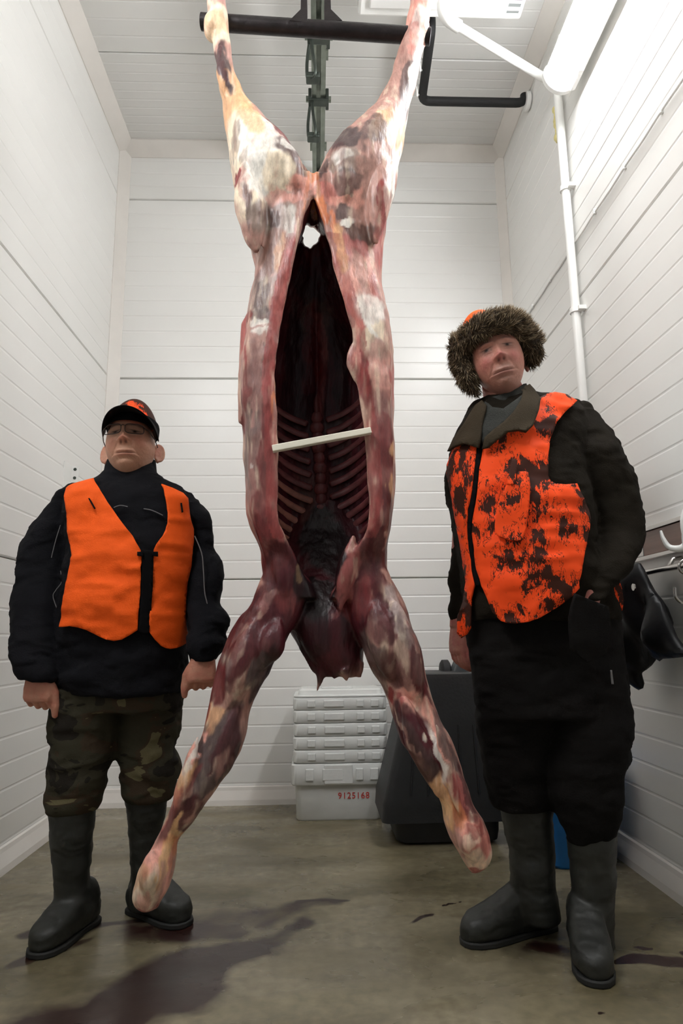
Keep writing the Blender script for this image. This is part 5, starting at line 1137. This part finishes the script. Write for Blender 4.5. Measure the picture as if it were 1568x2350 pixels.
armBr = [(925, 1310, 1350), (950, 1288, 1370), (1000, 1270, 1400), (1050, 1262, 1428), (1100, 1285, 1451), (1150, 1325, 1469), (1190, 1345, 1478), (1230, 1346, 1477), (1260, 1342, 1472), (1285, 1337, 1456), (1310, 1332, 1442), (1335, 1330, 1420), (1355, 1332, 1402), (1370, 1338, 1394), (1380, 1344, 1388)]
def yarmB(y): return float(np.interp(y, [920, 1100, 1230, 1380], [YR+0.03, YR+0.01, YR-0.02, YR-0.165]))
armBl = [(1040, 1040, 1100), (1100, 1032, 1090), (1150, 1034, 1085), (1200, 1041, 1086), (1240, 1044, 1086), (1290, 1036, 1084), (1340, 1031, 1080), (1360, 1036, 1078), (1395, 1026, 1076), (1420, 1032, 1074), (1437, 1036, 1070)]
torBj = Torso(torB.rows[:-3]+[(1425, 1066, 1416)], YR, lambda y: float(np.interp(y, [905, 940, 1000, 1150, 1300, 1400, 1540], [0.06, 0.10, 0.14, 0.19, 0.20, 0.165, 0.12])))
jmb = cloth([torBj.solid(), limb(armBr, yarmB, lambda y: 0.95, 50, 32), limb(armBl, lambda y: YR+0.10, lambda y: 1.2, 50, 28)], 0.006, 0.007, 9, 11.0, (1, 1, 1.7))
jackB = mko('jacket', jmb, M['jacket_olive'], personB, label='dark olive brown jacket')
# knitted neck and fold-down collar
R = []
nq = at(1160, 930, YR)
for dz, rx, ry, dx in ((-0.10, 0.095, 0.10, 0.0), (-0.03, 0.086, 0.090, 0.0), (0.02, 0.080, 0.082, -0.004), (0.040, 0.077, 0.078, -0.006), (0.040, 0.068, 0.068, -0.006), (0.0, 0.068, 0.07, 0.0)):
    R.append([(nq[0]+dx+rx*math.cos(a), nq[1]+ry*math.sin(a), nq[2]+dz+0.030*math.cos(a)*(1 if dz > 0 else 0.3)-0.022*max(0, -math.sin(a))**2*(1 if dz > 0 else 0)) for a in np.linspace(0, 2*math.pi, 48, endpoint=False)])
MB().add(*loft(R, caps=False)).build('knitted_neck', M['turtle'], personB)
class ColT(Torso):
    pass
colT = Torso([(870, 1105, 1250), (905, 1085, 1262), (960, 1050, 1300), (1000, 1030, 1330), (1040, 1022, 1340)], YR-0.01, lambda y: float(np.interp(y, [870, 905, 960, 1000, 1040], [0.095, 0.115, 0.15, 0.175, 0.19])), 2.0)
garment_patch('collar', [(1205, 886), (1216, 881), (1228, 893), (1241, 913), (1237, 940), (1226, 972), (1206, 990), (1190, 986), (1165, 990), (1140, 1010), (1118, 1028), (1106, 1030), (1112, 1004), (1130, 988), (1156, 968), (1178, 945), (1195, 918)], colT, 0.014, 0.010, M['collar_olive'], personB, 0.012, 0.004, 3.0)
garment_patch('collar', [(1098, 1028), (1090, 1026), (1060, 1018), (1040, 1026), (1026, 1036), (1040, 1005), (1062, 975), (1080, 945), (1092, 928), (1106, 918), (1116, 930), (1108, 960), (1104, 990)], colT, 0.014, 0.010, M['collar_olive'], personB, 0.012, 0.004, 5.0)
garment_patch('knitted_front', [(1112, 922), (1130, 935), (1155, 938), (1180, 920), (1200, 905), (1204, 915), (1180, 948), (1152, 974), (1126, 994), (1106, 1018), (1103, 988), (1106, 950)], colT, 0.006, 0.012, M['turtle'], personB, 0.012, 0.004, 9.0)
# vest
vB_l = [(1042, 1024), (1068, 1018), (1094, 1022), (1092, 1041), (1085, 1090), (1081, 1135), (1072, 1169), (1070, 1199), (1072, 1236), (1079, 1285), (1081, 1311), (1087, 1341), (1079, 1375), (1079, 1401), (1077, 1442), (1070, 1455), (1059, 1465), (1050, 1450), (1049, 1420), (1061, 1382), (1068, 1337), (1061, 1289), (1051, 1229), (1040, 1180), (1032, 1127), (1024, 1090), (1025, 1067), (1036, 1037)]
vB_r = [(1109, 1024), (1135, 1000), (1167, 975), (1205, 975), (1224, 965), (1229, 947), (1239, 912), (1255, 905), (1272, 902), (1302, 906), (1325, 919), (1299, 944), (1276, 970), (1263, 1007), (1257, 1045), (1259, 1090), (1264, 1102), (1276, 1109), (1299, 1111), (1325, 1109), (1336, 1135), (1351, 1169), (1355, 1191), (1349, 1232), (1340, 1274), (1334, 1307), (1327, 1341), (1329, 1350), (1310, 1371), (1280, 1394), (1242, 1416), (1212, 1427), (1182, 1430), (1165, 1429), (1149, 1424), (1130, 1405), (1115, 1371), (1104, 1345), (1092, 1307), (1087, 1270), (1083, 1225), (1083, 1199), (1091, 1157), (1096, 1112), (1100, 1075), (1106, 1045)]
vestB = garment_patch('vest', vB_r, torB, 0.018, 0.006, M['blaze'], personB, 0.010, 0.0075, 12.0); vestB['label'] = 'orange camouflage vest with dark leaf print'
garment_patch('vest_front', vB_l, torB, 0.018, 0.006, M['blaze'], vestB, 0.012, 0.005, 15.0)
garment_patch('zip', [(1092, 1026), (1108, 1030), (1105, 1045), (1099, 1075), (1095, 1112), (1090, 1157), (1082, 1199), (1082, 1225), (1086, 1270), (1091, 1307), (1103, 1345), (1090, 1343), (1080, 1311), (1078, 1285), (1071, 1236), (1069, 1199), (1071, 1169), (1080, 1135), (1084, 1090), (1091, 1041)], torB, 0.017, 0.006, M['black_trim'], vestB, 0.012, 0.001, 15.0)
garment_patch('chest_pocket', [(1190, 1082), (1212, 1082), (1216, 1110), (1215, 1150), (1211, 1190), (1207, 1217), (1200, 1236), (1190, 1242), (1165, 1238), (1141, 1229), (1136, 1218), (1136, 1200), (1141, 1161), (1150, 1135), (1162, 1115)], torB, 0.037, 0.016, M['blaze'], vestB, 0.010, 0.003, 30.0)
garment_patch('pocket_strap', [(1175, 1052), (1188, 1056), (1183, 1109), (1176, 1112), (1163, 1110)], torB, 0.044, 0.008, M['blaze'], vestB, 0.008, 0.001, 31.0)
pl = [(1408, 1338), (1417, 1332), (1423, 1352), (1427, 1378), (1424, 1402), (1412, 1384), (1400, 1362)]
b = MB(); q = [at(x+4, y, YR-0.05) for x, y in pl]; b.prism([(p[0], p[2]) for p in q], 'y', YR-0.055, YR-0.045).build('vest_back_hem', M['blaze'], vestB, smooth=False, bevel=0.002)
bk = []
for z in np.linspace(at(1240, 1390, YR)[2], at(1240, 930, YR)[2], 22):
    cxx, ww, dd = np.interp(z, torB.z, torB.cx), np.interp(z, torB.z, torB.w)*0.97, np.interp(z, torB.z, torB.d)+0.016
    bk.append([(cxx+ww*math.cos(a), YR+dd*math.sin(a)**0.9, z) for a in np.linspace(0.22, math.pi-0.22, 24)])
o = MB().add(*loft(bk, False, False)).build('vest_back', M['blaze'], vestB); m = o.modifiers.new('s', 'SOLIDIFY'); m.thickness = 0.005
# trousers and boots
legBl = [(1500, 1080, 1290), (1560, 1086, 1286), (1640, 1094, 1280), (1700, 1102, 1274), (1760, 1112, 1268), (1790, 1118, 1262), (1830, 1130, 1268), (1856, 1142, 1268)]
legBr = [(1500, 1230, 1424), (1560, 1240, 1432), (1640, 1248, 1440), (1690, 1252, 1443), (1740, 1256, 1438), (1790, 1260, 1430), (1840, 1268, 1428), (1880, 1282, 1420), (1915, 1298, 1412), (1935, 1308, 1402)]
hipB = limb([(1330, 1070, 1384), (1360, 1066, 1400), (1425, 1066, 1418), (1500, 1078, 1424), (1580, 1090, 1434), (1640, 1100, 1438)], lambda y: YR+0.01, lambda y: 0.66, 20, 44)
tmb = cloth([hipB, limb(legBl, lambda y: YR+0.05*sst(1500, 1800, y), lambda y: 0.95, 40, 32), limb(legBr, lambda y: YR-0.03*sst(1500, 1800, y), lambda y: 0.9, 40, 32)], 0.006, 0.008, 8, 14.0, (1, 1, 1.9), 14)
trB = mko('trousers', tmb, M['trouser_black'], personB, label='black cloth trousers')
garment_patch('pocket', [(1322, 1364), (1356, 1376), (1396, 1392), (1402, 1440), (1392, 1500), (1350, 1520), (1310, 1490), (1306, 1420)], torB, 0.060, 0.012, M['trouser_black'], trB, 0.012, 0.004, 40.0)
garment_patch('pocket_zip', [(1402, 1538), (1405, 1538), (1409, 1570), (1405, 1570)], torB, 0.05, 0.003, M['reflect'], trB, 0.006, 0.0)
boot(personB, 'rubber_boot', [(1830, 1150, 1266), (1880, 1154, 1266), (1950, 1170, 1272), (2040, 1175, 1274), (2075, 1178, 1280), (2110, 1190, 1286)], YR+0.08, (0.715, 2.185), (0.415, 2.075), M['rubber_b'])
boot(personB, 'rubber_boot', [(1900, 1300, 1412), (1950, 1306, 1410), (2020, 1314, 1410), (2100, 1318, 1408), (2140, 1314, 1408), (2190, 1312, 1406)], YR-0.02, (0.775, 2.11), (0.700, 1.825), M['rubber_b'])
# fur hat
M['fur_base'] = mat_plain('fur_underlayer', (66, 56, 44), 0.95, var=0.3, nscale=40)
M['fur'] = mat_vcol('fur_strands', 0.8, mottle=0.1, spec=0.2)
RH = rot_xyz(math.radians(-2), math.radians(-14), math.radians(-12))
def LH(p): return np.array(p)*SB@RH.T+headB_c
crown = MB().add(*loft([LH(np.array(r)+np.array([-0.022, 0.0, 0.012])) for r in dome(0.070, 1.02, top=1.28)])).build('hat', M['orange'], personB); crown['label'] = 'orange topped hat with brown fur trim and ear flaps'
def arc(a0, a1, z, rx, ry, n=14): return [LH((rx*math.sin(a), -ry*math.cos(a), z+0.010*math.cos(a))) for a in np.linspace(a0, a1, n)]
hat_parts = [tube(arc(-1.7, 1.7, 0.066, 0.090, 0.116), [0.030]+[0.031]*12+[0.030], 20, True), tube(arc(-0.3, 1.5, 0.084, 0.086, 0.110), 0.020, 18, True),
             tube(arc(1.4, 4.9, 0.050, 0.090, 0.108), 0.030, 18, True),
             tube([LH((-0.094, -0.030, 0.075)), LH((-0.104, -0.020, 0.02)), LH((-0.100, -0.022, -0.035)), LH((-0.092, -0.024, -0.075))], [0.036, 0.034, 0.030, 0.016], 18, True),
             tube([LH((0.094, -0.012, 0.066)), LH((0.108, 0.0, 0.03)), LH((0.108, 0.008, -0.004)), LH((0.098, 0.018, -0.022))], [0.034, 0.036, 0.030, 0.018], 18, True)]
fme = fuse(hat_parts, 0.006, 4)
fur = mko('fur_trim', fme, M['fur_base'], crown, label='brown grey fur trim')
fc, fn_ = co_of(fme), no_of(fme); nfr = np.random.RandomState(5); tri = np.array([p.vertices[:3] for p in fme.polygons]); SV = []; SF = []; SCOL = []
cols = np.array([lin(c_) for c_ in ((120, 102, 78), (86, 72, 54), (158, 140, 112), (62, 50, 38), (190, 174, 146))]); tone = fbm(fc, 26, 2, 3.0); clump = np.stack([fbm(fc, 55, 2, 31.0), fbm(fc, 55, 2, 47.0), fbm(fc, 55, 2, 63.0)], 1)
for k in range(13000):
    t = tri[nfr.randint(len(tri))]; w = nfr.dirichlet((1, 1, 1)); p = (fc[t]*w[:, None]).sum(0); n = (fn_[t]*w[:, None]).sum(0); n /= np.linalg.norm(n)+1e-9
    cl = clump[t[0]]
    comb = np.array([0.05, -0.05, -0.75]) if p[2] < headB_c[2]+0.045 else np.array([0.35, -0.15, 0.45])
    comb = comb+cl*0.75
    d1 = n*0.55+comb*0.8+nfr.normal(0, 0.12, 3); d1 /= np.linalg.norm(d1); d2 = d1+comb*0.7+nfr.normal(0, 0.12, 3); d2 /= np.linalg.norm(d2)
    ln = nfr.uniform(0.012, 0.026); sd = np.cross(d1, nfr.normal(0, 1, 3)); sd /= np.linalg.norm(sd)+1e-9; s2 = np.cross(d1, sd); r = 0.0011
    b0 = len(SV); m_ = p+d1*ln*0.55
    SV += [p+sd*r, p-sd*r*0.5+s2*r*0.8, p-sd*r*0.5-s2*r*0.8, m_+sd*r*0.7, m_-sd*r*0.35+s2*r*0.5, m_-sd*r*0.35-s2*r*0.5, m_+d2*ln*0.5]
    SF += [(b0, b0+1, b0+4, b0+3), (b0+1, b0+2, b0+5, b0+4), (b0+2, b0, b0+3, b0+5), (b0+3, b0+4, b0+6), (b0+4, b0+5, b0+6), (b0+5, b0+3, b0+6)]
    ti = tone[t[0]]; c_ = cols[nfr.choice(5, p=(0.34, 0.26, 0.2, 0.12, 0.08) if ti > 0 else (0.3, 0.36, 0.08, 0.24, 0.02))]
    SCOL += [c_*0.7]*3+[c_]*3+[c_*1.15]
so = mk('fur_hair', SV, SF, M['fur'], crown, kind='stuff'); set_col(so.data, np.array(SCOL))
